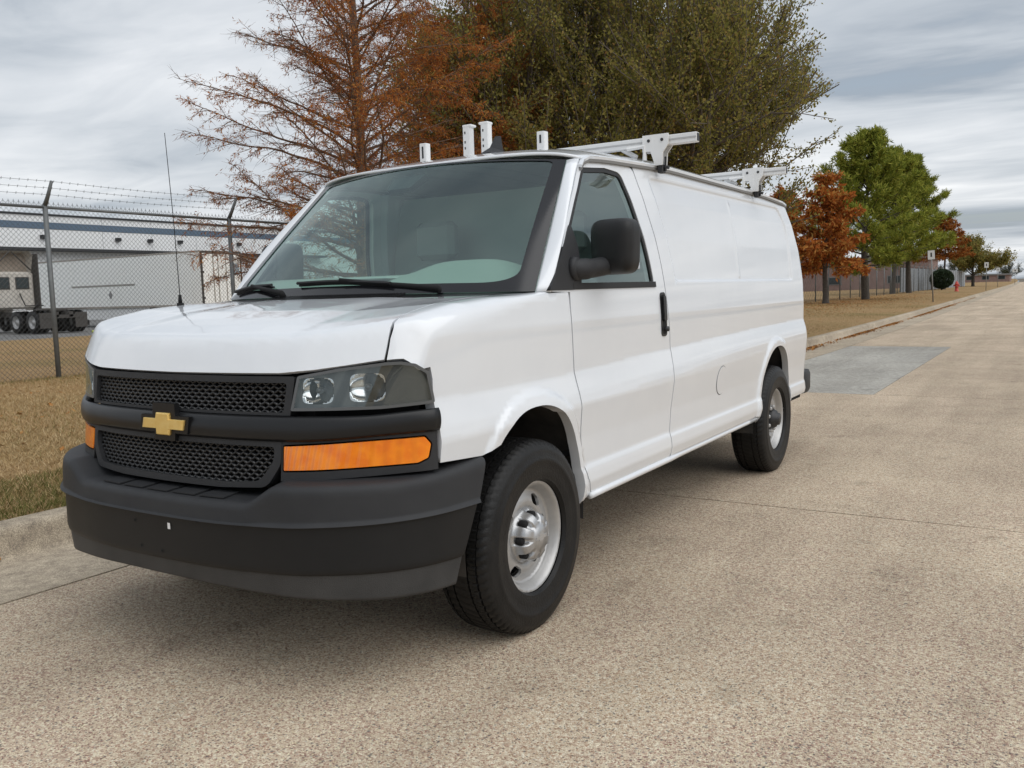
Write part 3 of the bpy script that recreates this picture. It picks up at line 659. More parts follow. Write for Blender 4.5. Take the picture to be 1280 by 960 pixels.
# tread strips on the step pad, mounting holes, inspection sticker
for k in range(5):
    ua = -.33+.14*k; ob = MB(); pts = []
    for (du, of, dz) in ((0, -.030, .010), (.115, -.030, .010), (.115, -.105, .014), (0, -.105, .014)): pts.append(bmap(np.array([ua+du]), np.array([.668+dz]), of)[0])
    P8 = np.array(pts); ob.add(np.vstack([P8, P8+[0, 0, .004]]), [(4, 5, 6, 7), (0, 1, 5, 4), (1, 2, 6, 5), (2, 3, 7, 6), (3, 0, 4, 7)]); ob.build('step_tread', M_char, fb)
def dot(nm, uu, z, r, m, off=.006):
    P = [bmap(np.array([uu+r*math.cos(a)]), np.array([z+r*math.sin(a)]), off)[0] for a in np.linspace(0, 2*PI, 13)[:-1]]; obj(nm, P, [tuple(range(12))], m, fb)
for uu, z in ((-.085, .566), (-.055, .478), (.06, .472), (.25, .60)): dot('mounting_hole', uu, z, .006, M_black, .0035)
ob = MB(); P8 = [bmap(np.array([.105+a]), np.array([.567+b]), .004)[0] for a, b in ((-.006, -.011), (.008, -.011), (.008, .011), (-.006, .011))]; obj('white_sticker', P8, [(0, 1, 2, 3)], mat('sticker_white', (.8, .8, .8), .5), fb)
# rear bumper
rb = MB(); V = []; Fc = []
pth = spline([(.905, 4.33), (.93, 4.42), (.925, 4.55), (.88, 4.64), (.6, 4.68), (0, 4.69), (-.6, 4.68), (-.88, 4.64), (-.925, 4.55), (-.93, 4.42), (-.905, 4.33)], 6)
for x, y in pth: V += [(x, y, .45), (x*1.012, y+.008, .48), (x*1.012, y+.008, .60), (x, y, .63), (x*.9, y-.08, .63), (x*.9, y-.08, .45)]
for i in range(len(pth)-1):
    for k in range(6): Fc.append((i*6+k, i*6+(k+1) % 6, (i+1)*6+(k+1) % 6, (i+1)*6+k))
Fc += [tuple(range(6)), tuple((len(pth)-1)*6+k for k in range(6))]; auto(obj('rear_bumper', V, Fc, M_char, VAN))
# ---------------- mirrors
for sg in (1, -1):
    def mh(u, v, sg=sg):
        a = 2*PI*u; e = PI*(v-.5); pw = lambda t, n: np.sign(t)*np.abs(t)**n
        cx_, sx_ = pw(np.cos(a), .42), pw(np.sin(a), .42); ce, se = pw(np.cos(e), .5), pw(np.sin(e), .5)
        X_, Y_, Z_ = .106*cx_*ce, .085*se, .122*sx_*ce
        X_ = X_*(1+.04*Z_/.12); Y_ = np.where(Y_ < 0, Y_*1.15, Y_*.55)
        return np.stack([sg*(1.032+X_), .665+Y_-.10*(X_), 1.527+Z_], 1)
    mr = grid('mirror', mh, 64, 33, mat('mirror_shell_plastic', (.006, .0062, .0066), .42, 0, .22, 12, (.012, .012, .0125), bump=.25, bscale=600, spec=.35), VAN)
    MB().box((sg*1.032-.085, .708, 1.425), (sg*1.032+.085, .718, 1.62), .004).build('mirror_glass', M_chrome, mr)
    ar = MB().tube(spline([(sg*.930, .43, 1.432), (sg*.955, .46, 1.430), (sg*.985, .54, 1.436), (sg*1.015, .63, 1.45)], 5), [.046]*8+[.042]*8, 14); ar.build('mirror_arm', M_char, mr, True)
    MB().tube([(sg*.935, .425, 1.432), (sg*.962, .428, 1.432)], [.054, .048], 18).build('mirror_hinge', M_char, mr, True)
# ---------------- wheels
def tyre_mesh():
    tr = [(-.112, .362, 0), (-.106, .372, 1), (-.098, .379, 1), (-.080, .3845, 1), (-.0799, .3845, 2), (-.072, .385, 2), (-.0719, .385, 1), (-.052, .3865, 3), (-.040, .387, 3), (-.0399, .387, 2), (-.032, .387, 2), (-.0319, .387, 3), (-.012, .3875, 3), (.012, .3875, 3), (.0319, .387, 3), (.032, .387, 2), (.0399, .387, 2), (.040, .387, 3), (.052, .3865, 3), (.0719, .385, 1), (.072, .385, 2), (.0799, .3845, 2), (.080, .3845, 1), (.098, .379, 1), (.106, .372, 1), (.112, .362, 0)]
    inner = [(-.100, .222, 0), (-.116, .236, 0), (-.123, .27, 0), (-.125, .305, 0), (-.121, .338, 0), (-.117, .352, 0)]
    outer = [(.117, .352, 0), (.1185, .349, 0), (.121, .338, 0), (.1245, .315, 0), (.1262, .312, 0), (.1262, .300, 0), (.1247, .297, 0), (.1232, .272, 0), (.1220, .266, 0), (.1225, .256, 0), (.117, .238, 0), (.1165, .230, 0), (.100, .221, 0)]
    prof = inner+tr+outer; n = 350; V = np.zeros((len(prof), n, 3)); k = np.arange(n)
    for i, (t, r, c) in enumerate(prof):
        a = 2*PI*k/n; rr = np.full(n, r)
        ph = (k+ (3 if t > 0 else 0)+ int(abs(t)*60)) % 5
        if c == 2: rr -= .009
        elif c == 1: rr -= np.where(ph == 0, .0075, 0)
        elif c == 3: rr -= np.where((k+int(t*200)) % 5 == 0, .005, 0)
        V[i, :, 0] = t; V[i, :, 1] = rr*np.cos(a); V[i, :, 2] = rr*np.sin(a)
    V[..., 2] = np.maximum(V[..., 2], -.3755)
    i, j = np.meshgrid(np.arange(len(prof)-1), np.arange(n), indexing='ij'); a = (i*n+j).ravel(); b = (i*n+(j+1) % n).ravel()
    me = mesh_of('tyre', V.reshape(-1, 3), np.stack([a, b, b+n, a+n], 1), M_tyre); me.polygons.foreach_set('use_smooth', [True]*len(me.polygons)); me.set_sharp_from_angle(angle=rad(35)); return me
RP = np.array([(.0, .060), (.070, .060), (.090, .058), (.104, .048), (.118, .058), (.135, .062), (.150, .059), (.168, .050), (.182, .047), (.190, .055), (.197, .072), (.202, .084), (.208, .093), (.215, .097), (.2205, .094)])
_rr = np.arange(0, .2206, .001); _rt = np.convolve(np.pad(np.interp(_rr, RP[:, 0], RP[:, 1]), 4, mode='edge'), np.hanning(9)/np.hanning(9).sum(), 'valid')
def disc_map(P): return np.stack([np.interp(np.linalg.norm(P, axis=1), _rr, _rt), P[:, 0], P[:, 1]], 1)
def ring2(r, n=96): return np.array([(r*math.cos(a), r*math.sin(a)) for a in np.linspace(0, 2*PI, n, endpoint=False)])
holes = []
for k in range(4):
    a0 = rad(58+90*k); pts = []
    for a in np.linspace(0, 2*PI, 22, endpoint=False):
        rr_ = .150+.023*math.sin(a)*(1.0 if math.sin(a) > 0 else .9); th = a0+.23*math.copysign(abs(math.cos(a))**.75, math.cos(a)); pts.append((rr_*math.cos(th), rr_*math.sin(th)))
    holes.append(np.array(pts))
wd = panel('wheel', ring2(.2204), disc_map, M_steel, None, holes=holes, res=.0085, rim=.012, centre=(-1, 0, 0)); WHEEL_ME = wd.data; bpy.data.objects.remove(wd)
TYRE_ME = tyre_mesh()
BARREL_ME = MB().lathe([(.2204, .094), (.214, .09), (.19, .06), (.185, -.02), (.21, -.09)], 'x', n=64).mesh('rim_barrel', M_steel, True)
def cap_mesh():
    prof = [(.114, .040), (.112, .054), (.107, .062), (.101, .066), (.099, .086), (.094, .104), (.082, .117), (.062, .123), (.046, .1245), (.044, .1275), (.010, .129), (.0005, .129)]; n = 160; V = []; k = np.arange(n); a = 2*PI*k/n
    fl = np.clip(np.cos(a*8)*1.6-.2, 0, 1)
    for r, t in prof:
        dep = .020*fl*(1 if .08 < r < .1 else (.35 if r >= .1 and r < .108 else 0)); rr = r-dep; V.append(np.stack([np.full(n, t)-(.012*fl if .08 < r < .098 and t > .1 else 0), rr*np.cos(a), rr*np.sin(a)], 1))
    i, j = np.meshgrid(np.arange(len(prof)-1), k, indexing='ij'); p_ = (i*n+j).ravel(); q_ = (i*n+(j+1) % n).ravel()
    return mesh_of('hub_cap', np.vstack(V), np.stack([p_, q_, q_+n, p_+n], 1), M_cap, True)
CAP_ME = cap_mesh()
lug = MB()
LUG_ME = MB().lathe([(.0155, 0), (.0155, .026), (.008, .031), (.0005, .031)], 'x', n=12).mesh('lug_pocket_shade', M_black, True)  # matte black plugs put the shade of the cap's lug pockets into colour
bt = MB(); bt.prism([(x*.36, z*.36) for x, z in arm[::-1]], .1275, .1305, 'x'); BT_ME = bt.mesh('cap_emblem', M_steel)
HUB_ME = MB().lathe([(.072, .055), (.070, .085), (.060, .105), (.045, .110), (.043, .128), (.0005, .130)], 'x', n=28).mesh('axle_hub', M_dkmetal, True)
NUT_ME = MB().lathe([(.0145, -.02), (.0145, .008), (.009, .016), (.0005, .017)], 'x', n=6).mesh('lug_nut_or_pocket_shade', M_steel)
BRK_ME = MB().lathe([(.165, -.03), (.165, -.01), (.05, -.01), (.05, .03), (.0005, .03)], 'x', n=40).mesh('brake_disc', M_dkmetal)
for yc, rot in ((0, 0), (3.43, rad(28))):
    for sg in (1, -1):
        w_ = link('wheel', WHEEL_ME, VAN, (sg*.868, yc, .3755), (rot if sg > 0 else rot, 0, 0 if sg > 0 else PI))
        for nm, me in (('tyre', TYRE_ME), ('rim_barrel', BARREL_ME), ('hub_cap', CAP_ME), ('brake_disc', BRK_ME), ('cap_emblem', BT_ME)):
            if nm in ('hub_cap', 'cap_emblem') and yc > 1: continue
            c_ = link(nm, me, w_)
            if nm == 'tyre': c_.rotation_euler = (-rot if sg > 0 else rot, 0, 0)
        if yc > 1: link('axle_hub', HUB_ME, w_)
        for k in range(8):
            a = 2*PI*k/8; link('lug_nut_or_pocket_shade', LUG_ME if yc < 1 else NUT_ME, w_, (.070, .087*math.cos(a), .087*math.sin(a)))  # front wheels: black plugs as painted pocket shade; rear wheels: real nuts
# ---------------- roof rack
for bi, yb in enumerate((1.547, 3.258)):
    b_ = MB().box((-1.085, yb-.022, 2.087), (1.085, yb+.022, 2.137)); bar = b_.build('rack_crossbar', M_rack, VAN)
    md = bar.modifiers.new('bev', 'BEVEL'); md.width = .004; md.segments = 2
    for sg in (1, -1):
        MB().box((sg*1.0855-.0006, yb-.017, 2.092), (sg*1.0855+.0006, yb+.017, 2.132)).build('bar_end_cap', M_dkmetal, bar)
        MB().box((sg*.5425-.54, yb-.0245, 2.108), (sg*.5425+.54, yb-.0222, 2.1165)).build('bar_groove', mat('groove_grey', (.45, .45, .45), .5), bar)
        ft = MB().prism([(.935, 2.145), (.79, 2.145), (.79, 2.060), (.84, 2.06), (.866, 1.985), (.90, 1.985), (.905, 2.05), (.935, 2.09)] if sg > 0 else [(-.79, 2.145), (-.935, 2.145), (-.935, 2.09), (-.905, 2.05), (-.90, 1.985), (-.866, 1.985), (-.84, 2.06), (-.79, 2.06)], 0, .01, 'z')
        V = []
        f2 = MB()
        for yy0, yy1 in ((yb-.036, yb-.026), (yb+.026, yb+.036)):
            pl = [(.935, 2.145), (.79, 2.145), (.79, 2.060), (.835, 2.06), (.86, 1.985), (.90, 1.985), (.905, 2.05), (.935, 2.09)]
            n = len(pl); Vv = [(sg*a, yy0, b) for a, b in pl]+[(sg*a, yy1, b) for a, b in pl]
            f2.add(Vv, [tuple(range(n)), tuple(range(2*n-1, n-1, -1))]+[(i, n+i, n+(i+1) % n, (i+1) % n) for i in range(n)])
        f2.build('rack_foot', M_rack, bar)
        # strut from roof to bar and gutter clamp
        MB().tube([(sg*.66, yb, 2.09), (sg*.80, yb+.0, 2.0)][0:1]+[(sg*.74, yb, rz(.74, yb)+.005)], .014, 6).build('rack_strut', M_rack, bar)
        MB().tube([(sg*.70, yb-.03, 2.085), (sg*.80, yb-.03, 2.09), (sg*.80, yb-.03, rz(.80, yb))], .012, 6).build('rack_bracket', M_rack, bar)
        cl = MB().box((sg*.883-.016, yb-.022, 1.945), (sg*.883+.016, yb+.022, 1.99), .004); cl.tube([(sg*.905, yb, 1.955), (sg*.905, yb, 2.03)], .006, 8).tube([(sg*.86, yb, 1.985), (sg*.925, yb, 1.972)], .009, 8); cl.build('gutter_clamp', M_dkmetal, bar)
        for xx in (.825, .90): MB().lathe([(.0005, -.006), (.007, -.006), (.009, 0)], 'y', (sg*xx, yb-.036, 2.115), 10).build('bolt', M_dkmetal, bar)
        for xx in (.80,): pass
    if bi == 0:
        for xx, hh, kind in ((-.682, 2.272, 0), (-.352, 2.334, 1), (-.222, 2.337, 2), (.160, 2.246, 0)):
            s_ = MB()
            s_.box((xx-.024, yb-.026, 2.138), (xx+.024, yb-.020, hh), .002).box((xx-.024, yb-.020, 2.138), (xx-.019, yb+.02, hh)).box((xx+.019, yb-.020, 2.138), (xx+.024, yb+.02, hh))
            if kind: s_.box((xx-.026+(.0 if kind == 1 else -.012), yb-.028, hh-.004), (xx+.026+(.012 if kind == 1 else 0), yb+.03, hh+.010), .003)
            st_ = s_.build('ladder_stop', M_rack, bar)
            if kind == 0: MB().box((xx-.006, yb-.0275, 2.18), (xx+.006, yb-.0262, hh-.02)).build('stop_slot', M_dkmetal, bar)
            else:
                for zz in (2.20, 2.235, 2.29): MB().box((xx-.012, yb-.0275, zz), (xx-.004, yb-.0262, zz+.014)).build('stop_slot', M_dkmetal, bar)
# shark fin, mast antenna
fx, fy = .12, 1.12; fz = rz(.12, 1.12)
fin = MB(); pr_ = [(-.115, 0), (.105, 0), (.10, .02), (.055, .03), (.035, .105), (-.0, .10), (-.055, .035)]
P0 = [(fx-.03*(.9 if z < .03 else .25), fy+y, fz+z-.004) for y, z in pr_]; P1 = [(fx+.03*(.9 if z < .03 else .25), fy+y, fz+z-.004) for y, z in pr_]
n = len(pr_); fin.add(P0+P1, [tuple(range(n-1, -1, -1)), tuple(range(n, 2*n))]+[(i, (i+1) % n, n+(i+1) % n, n+i) for i in range(n)]); fo_ = fin.build('roof_antenna', M_char, VAN)
az = float(fsol(np.array([.80]), np.array([-.20]))[0])
ant = MB().tube([(-.845, -.197, az-.02), (-.845, -.197, az+.012)], [.02, .016], 12).tube([(-.845, -.197, az+.01), (-.845, -.197, az+.05)], [.010, .007], 8).tube([(-.845, -.197, az+.05), (-.848, -.202, az+.4), (-.853, -.215, az+.80)], [.0022, .002, .0016], 6); ant.build('mast_antenna', M_black, VAN, True)
# ================================================================== THE PLACE
_ky = np.array([(-60, -2.15), (-5, -2.14), (0, -2.12), (8, -1.98), (16, -1.90), (25, -2.0), (36, -2.2), (57, -2.7), (99, -3.7), (197, -6.2), (400, -13), (1500, -60)])
_kys = np.arange(-60, 1500, 1.0); _kxs = np.interp(_kys, _ky[:, 0], _ky[:, 1]); _kk = np.hanning(15); _kk /= _kk.sum(); _kxs = np.convolve(np.pad(_kxs, 7, mode='edge'), _kk, 'valid')
def kx(y): return np.interp(y, _kys, _kxs)
def lawn_z(d): return np.interp(d, [0, .4, 2, 4, 8, 14, 22, 30, 2000], [.147, .165, .19, .21, .25, .22, .12, .03, 0])   # d = metres behind the kerb back
# ---- ground sheet
def ground_mat():
    m = bpy.data.materials.new('dry_lawn_soil'); m.use_nodes = True; t = m.node_tree; b = t.nodes['Principled BSDF']; b.inputs['Roughness'].default_value = 1; b.inputs['Specular IOR Level'].default_value = .1
    tcn = t.nodes.new('ShaderNodeTexCoord')
    def noise(sc, det=5, ro=.6):
        n = t.nodes.new('ShaderNodeTexNoise'); n.inputs['Scale'].default_value = sc; n.inputs['Detail'].default_value = det; n.inputs['Roughness'].default_value = ro; t.links.new(tcn.outputs['Object'], n.inputs[0]); return n.outputs[0]
    def ramp(src, *st):
        r = t.nodes.new('ShaderNodeValToRGB')
        for i, (p_, c_) in enumerate(st):
            e_ = r.color_ramp.elements[i] if i < 2 else r.color_ramp.elements.new(p_)
            e_.position = p_; e_.color = (*c_, 1)
        t.links.new(src, r.inputs[0]); return r.outputs[0]
    a = ramp(noise(14, 8, .7), (.32, (.19, .115, .052)), (.68, (.43, .305, .165)), (.5, (.32, .21, .105)))
    g = ramp(noise(30, 6), (.35, (.09, .085, .03)), (.65, (.24, .20, .08)))
    k = ramp(noise(.22, 4), (.46, (0, 0, 0)), (.66, (1, 1, 1)))
    mm = t.nodes.new('ShaderNodeMix'); mm.data_type = 'RGBA'; sc_ = t.nodes.new('ShaderNodeMath'); sc_.operation = 'MULTIPLY'; sc_.inputs[1].default_value = .55
    t.links.new(k, sc_.inputs[0]); t.links.new(sc_.outputs[0], mm.inputs[0]); t.links.new(a, mm.inputs[6]); t.links.new(g, mm.inputs[7]); t.links.new(mm.outputs[2], b.inputs['Base Color'])
    bp = t.nodes.new('ShaderNodeBump'); bp.inputs['Strength'].default_value = .8; bp.inputs['Distance'].default_value = .04; t.links.new(noise(25, 6), bp.inputs['Height']); t.links.new(bp.outputs[0], b.inputs['Normal']); return m
M_soil = ground_mat()
ys_ = np.r_[np.arange(-60, 60, 2.), np.arange(60, 200, 5.), np.arange(200, 500, 20.), 700, 1000, 1499]
ds_ = np.array([0, .2, .4, 1, 2, 3, 4, 6, 8, 11, 14, 18, 22, 26, 30, 60, 120, 400, 1500])
V = []
for y in ys_:
    for d in ds_: V.append((kx(y)-.17-d, y, lawn_z(d)))
nD = len(ds_); F4 = [(i*nD+j, i*nD+j+1, (i+1)*nD+j+1, (i+1)*nD+j) for i in range(len(ys_)-1) for j in range(nD-1)]
b0 = len(V); rx = [11.6, 12.2, 14, 30, 100, 1500]
for y in ys_:
    for x in rx: V.append((x, y, .15 if x < 20 else .12))
F4 += [(b0+i*6+j, b0+(i+1)*6+j, b0+(i+1)*6+j+1, b0+i*6+j+1) for i in range(len(ys_)-1) for j in range(5)]
tag(obj('ground', V, F4, M_soil, None, True), kind='structure')
# ---- concrete road: slabs with open joints
def concrete(name, c0, c1, agg=True, seed=0, streak=True):
    m = bpy.data.materials.new(name); m.use_nodes = True; t = m.node_tree; b = t.nodes['Principled BSDF']; b.inputs['Roughness'].default_value = .88; b.inputs['Specular IOR Level'].default_value = .3
    g = t.nodes.new('ShaderNodeNewGeometry')
    def mp_(sc): n = t.nodes.new('ShaderNodeMapping'); n.inputs['Scale'].default_value = sc; n.inputs['Location'].default_value = (seed, seed*.7, 0); t.links.new(g.outputs['Position'], n.inputs[0]); return n.outputs[0]
    def noise(sc, det=5, ro=.6, s3=(1, 1, 1)):
        n = t.nodes.new('ShaderNodeTexNoise'); n.inputs['Scale'].default_value = sc; n.inputs['Detail'].default_value = det; n.inputs['Roughness'].default_value = ro; t.links.new(mp_(s3), n.inputs[0]); return n.outputs[0]
    def ramp(src, *st):
        r = t.nodes.new('ShaderNodeValToRGB')
        for i, (p_, c_) in enumerate(st):
            e_ = r.color_ramp.elements[i] if i < 2 else r.color_ramp.elements.new(p_)
            e_.position = p_; e_.color = (*c_, 1)
        t.links.new(src, r.inputs[0]); return r.outputs[0]
    def mix(f, a, c, mode='MIX'):
        n = t.nodes.new('ShaderNodeMix'); n.data_type = 'RGBA'; n.blend_type = mode
        if isinstance(f, float): n.inputs[0].default_value = f
        else: t.links.new(f, n.inputs[0])
        for i, v in ((6, a), (7, c)):
            if isinstance(v, tuple): n.inputs[i].default_value = (*v, 1)
            else: t.links.new(v, n.inputs[i])
        return n.outputs[2]
    col = ramp(noise(.9, 6, .65), (.3, c0), (.7, c1))
    fine = noise(150, 3, .7); hgt = fine
    if agg:
        def cells(sc, near0, near1):
            v = t.nodes.new('ShaderNodeTexVoronoi'); v.inputs['Scale'].default_value = sc; t.links.new(mp_((1, 1, .2)), v.inputs[0]); sp_ = t.nodes.new('ShaderNodeSeparateColor'); t.links.new(v.outputs['Color'], sp_.inputs[0]); return sp_.outputs, ramp(v.outputs['Distance'], (near0, (1, 1, 1)), (near1, (0, 0, 0)))
        c_, nr = cells(190, .3, .6); hgt = nr
        col = mix(.82, col, ramp(c_[0], (0, (.10, .095, .09)), (.22, (.34, .31, .275)), (.5, (.50, .465, .41)), (.8, (.62, .575, .5)), (1, (.85, .80, .71))), 'OVERLAY')
        col = mix(.6, col, ramp(noise(45, 4, .75), (.34, (.22, .21, .20)), (.62, (.72, .70, .66)), (.5, (.5, .48, .45))), 'OVERLAY')
        hs_ = t.nodes.new('ShaderNodeHueSaturation'); hs_.inputs['Saturation'].default_value = .93; t.links.new(col, hs_.inputs['Color']); col = hs_.outputs[0]
        c_, nr2 = cells(105, .22, .40); col = mix(mix(1.0, nr2, ramp(c_[0], (.64, (0, 0, 0)), (.72, (.8, .8, .8))), 'MULTIPLY'), col, (.09, .088, .088)); col = mix(mix(1.0, nr2, ramp(c_[1], (.82, (0, 0, 0)), (.88, (.6, .6, .6))), 'MULTIPLY'), col, (.62, .57, .49))
        c_, nr3 = cells(62, .18, .34); col = mix(mix(1.0, nr3, ramp(c_[0], (.74, (0, 0, 0)), (.80, (.75, .75, .75))), 'MULTIPLY'), col, (.11, .11, .112))
        c_, nr4 = cells(30, .13, .24); col = mix(mix(1.0, nr4, ramp(c_[0], (.86, (0, 0, 0)), (.90, (.7, .7, .7))), 'MULTIPLY'), col, (.12, .118, .118))
    else:
        col = mix(.55, col, ramp(fine, (.36, (.16, .145, .125)), (.62, (.86, .82, .74)), (.5, (.5, .46, .40))), 'OVERLAY'); col = mix(.5, col, ramp(noise(14, 7, .75), (.36, (.25, .24, .23)), (.62, (.72, .70, .66)), (.5, (.5, .48, .45))), 'OVERLAY')
    big = noise(.35, 5, .6); col = mix(.6, col, ramp(big, (.34, (.62, .61, .60)), (.62, (1, 1, 1))), 'MULTIPLY')
    if streak: col = mix(.5, col, ramp(noise(1.3, 4, .6, (1.6, .14, 1)), (.36, (.68, .67, .66)), (.60, (1, 1, 1))), 'MULTIPLY')
    blot = noise(2.6, 6, .7); col = mix(.5, col, ramp(blot, (.30, (.45, .45, .44)), (.44, (1, 1, 1))), 'MULTIPLY')
    t.links.new(col, b.inputs['Base Color'])
    bp = t.nodes.new('ShaderNodeBump'); bp.inputs['Strength'].default_value = .7; bp.inputs['Distance'].default_value = .003; t.links.new(hgt, bp.inputs['Height']); t.links.new(bp.outputs[0], b.inputs['Normal']); return m
M_road = concrete('exposed_aggregate_concrete', (.55, .468, .38), (.65, .562, .465))
M_patch = concrete('newer_grey_concrete', (.36, .365, .36), (.43, .435, .425), False, 3.3)
M_kerb = concrete('kerb_concrete', (.37, .325, .265), (.47, .42, .35), False, 7.1, False)
M_joint = mat('joint_dirt', (.055, .045, .035), 1, 0, .25, 3, (.20, .165, .12), detail=8)
V = []; 
for y in ys_: V += [(kx(y)+.2, y, -.027), (12, y, -.027)]
road = tag(obj('road', V, [(2*i, 2*i+1, 2*i+3, 2*i+2) for i in range(len(ys_)-1)], M_joint), kind='structure')
def gx(y): return float(kx(y))+.79
def slab(y0, y1, xl, xr, m, jag=.0):
    n = max(2, int((y1-y0)/1.2)+1); ya = np.linspace(y0+.005, y1-.005, n); top = []
    nx = 24 if y0 < 20 else 4
    L_ = [(xl(y)+.011 if callable(xl) else xl+.004, y) for y in ya]; R_ = [(xr-.004, y) for y in ya[::-1]]
    T_ = [(R_[0][0]*(1-k)+0, 0) for k in ()]
    rgl = random.Random(int(y0*13)); 
    e1 = [(L_[-1][0]+(R_[0][0]-L_[-1][0])*k/nx, ya[-1]-(.004*rgl.random() if y0 < 20 else 0)) for k in range(1, nx)]; e0 = [(R_[-1][0]+(L_[0][0]-R_[-1][0])*k/nx, ya[0]+(.004*rgl.random() if y0 < 20 else 0)) for k in range(1, nx)]
    ring = L_+e1+R_+e0; k = len(ring); V = [(x, y, 0) for x, y in ring]+[(x, y, -.03) for x, y in ring]
    obj('concrete_slab', V, [tuple(range(k-1, -1, -1))]+[(i, (i+1) % k, k+(i+1) % k, k+i) for i in range(k)], m, road)
ycuts = [-14.2, -8.7, -3.2, 2.35, 8.22, 16.7]+[16.7+6.1*k for k in range(1, 52)]
for a, b in zip(ycuts[:-1], ycuts[1:]):
    if abs(a-8.22) < .01: slab(a, b, gx, .81, M_patch); slab(a, b, .81, 4.4, M_road)
    else: slab(a, b, gx, 4.4, M_road)
    slab(a, b, 4.4, 11.0, M_road)
# ---- kerb with gutter pan, in cast lengths
kerb = link('kerb', None); tag(kerb, kind='structure')
KP = [(.786, -.02), (.786, .001), (.5, -.006), (.10, -.018), (.055, -.014), (.035, .01), (.012, .10), (.002, .128), (-.015, .145), (-.04, .150), (-.165, .153), (-.175, .145), (-.175, -.02)]
def kerb_len(y0, y1, side=0):
    n = max(2, int((y1-y0)/1.5)+1); V = []; yy = np.linspace(y0+.003, y1-.003, n)
    for y in yy:
        for d, z in KP: V.append(((float(kx(y))+d) if not side else 11.79-d, y, z))
    k = len(KP); Fc = [(i*k+j, (i+1)*k+j, (i+1)*k+j+1, i*k+j+1) for i in range(n-1) for j in range(k-1)]
    if side: Fc = [f[::-1] for f in Fc]
    auto(obj('kerb_length', V, Fc, M_kerb, kerb), 60)
kc = [-12.3, -9.2, -6.1, -3.0, .55, 3.6, 6.7, 9.8, 12.9, 16, 19, 22, 25, 28, 31, 34, 37, 40, 45, 50, 56, 62, 70, 80, 95, 120, 160, 220, 320]
for a, b in zip(kc[:-1], kc[1:]): kerb_len(a, b)
kerb_len(-30, 320, 1)
# ---- scatter helpers
def blades(name, pts, h, w, m, lean=.5, label=None, cat=None):
    n = len(pts); a = rng.uniform(0, 2*PI, n); hh = h*rng.uniform(.45, 1.25, n); l = lean*rng.uniform(.2, 1.6, n); b = rng.uniform(0, 2*PI, n)
    dx, dy = np.cos(a)*w/2, np.sin(a)*w/2; V = np.zeros((n, 3, 3)); V[:, 0] = pts-np.stack([dx, dy, np.full(n, .005)], 1); V[:, 1] = pts+np.stack([dx, dy, np.full(n, -.005)], 1); V[:, 2] = pts+np.stack([np.cos(b)*l*hh, np.sin(b)*l*hh, hh], 1)
    return tag(obj(name, V.reshape(-1, 3), np.arange(n*3).reshape(n, 3), m), label, cat, None, 'stuff')
def lawn_pts(n, d0, d1, y0, y1, pw=1):
    y = rng.uniform(y0, y1, n); d = d0+(d1-d0)*rng.uniform(0, 1, n)**pw; return np.stack([kx(y)-.17-d, y, lawn_z(d)], 1)
M_straw = mat('straw_grass', (.4, .3, .15), 1, island=[(0, (.24, .14, .06)), (.3, (.40, .27, .13)), (.6, (.49, .35, .185)), (.85, (.57, .44, .26)), (1, (.34, .24, .10))], spec=.1)
M_olive = mat('green_grass', (.1, .12, .04), 1, island=[(0, (.07, .085, .02)), (.4, (.12, .125, .035)), (.7, (.22, .19, .07)), (1, (.34, .27, .13))], spec=.1)
def clump(P, sc, th):
    "thin points by a cheap smooth pattern so the lawn is patchy"
    v = np.sin(P[:, 0]*sc+1.3*np.sin(P[:, 1]*sc*.7))+np.sin(P[:, 1]*sc*1.3+1.7*np.sin(P[:, 0]*sc*.6+2)); return P[v+rng.normal(0, .7, len(P)) > th]
blades('dry_grass', np.vstack([lawn_pts(150000, .15, 8.2, -1.2, 7.0), lawn_pts(70000, 8.2, 30, -2, 24), lawn_pts(90000, .1, 9, 13, 75, 1.0)]), .035, .006, M_straw, 1.3, 'short dry straw coloured grass covering the lawn', 'grass')
gg = np.vstack([lawn_pts(32000, .0, 1.0, -1.5, 7, 1.3), clump(lawn_pts(30000, .1, 8, -1.2, 7), 1.1, 1.6), clump(lawn_pts(30000, .1, 6, 13, 45), .5, .2), np.stack([rng.normal(-10.0, .10, 9000), rng.uniform(0, 16, 9000), np.full(9000, .24)], 1)])
blades('green_grass', gg, .045, .006, M_olive, 1.0, 'greener grass fringe along the kerb and fence foot', 'grass')
def leaf_scatter(name, P, s, m, label, cat='leaves', flat=.35):
    n = len(P); a = rng.uniform(0, 2*PI, n); u = np.stack([np.cos(a), np.sin(a), rng.normal(0, flat, n)], 1); v = np.stack([-np.sin(a), np.cos(a), rng.normal(0, flat, n)], 1); ss = s*rng.uniform(.6, 1.4, n)[:, None]
    V = np.stack([P-u*ss, P-v*ss*.5, P+u*ss, P+v*ss*.5], 1)+np.array([0, 0, s*.4]); return tag(obj(name, V.reshape(-1, 3), np.arange(n*4).reshape(n, 4), m), label, cat, None, 'stuff')
M_litter = mat('fallen_leaves', (.3, .15, .05), 1, island=[(0, (.20, .075, .02)), (.4, (.33, .14, .04)), (.75, (.40, .22, .08)), (1, (.15, .08, .035))], spec=.1)
gy = np.r_[rng.normal(15.5, .8, 500), rng.normal(22, 1.5, 700), rng.normal(27, .8, 500), rng.normal(38, 3, 900), rng.normal(47, 2, 500), rng.uniform(14, 70, 700), rng.uniform(-1, 3, 25)]
gut = np.stack([kx(gy)+.05+np.abs(rng.normal(0, .10, len(gy))), gy, np.full(len(gy), -.010)], 1)
wy = rng.normal(50, 16, 14000); wd_ = rng.normal(5.3, 1.7, 14000); k = (wd_ > .3) & (wd_ < 9) & (wy > 18); und = np.stack([kx(wy)-.17-wd_, wy, lawn_z(wd_)], 1)[k]
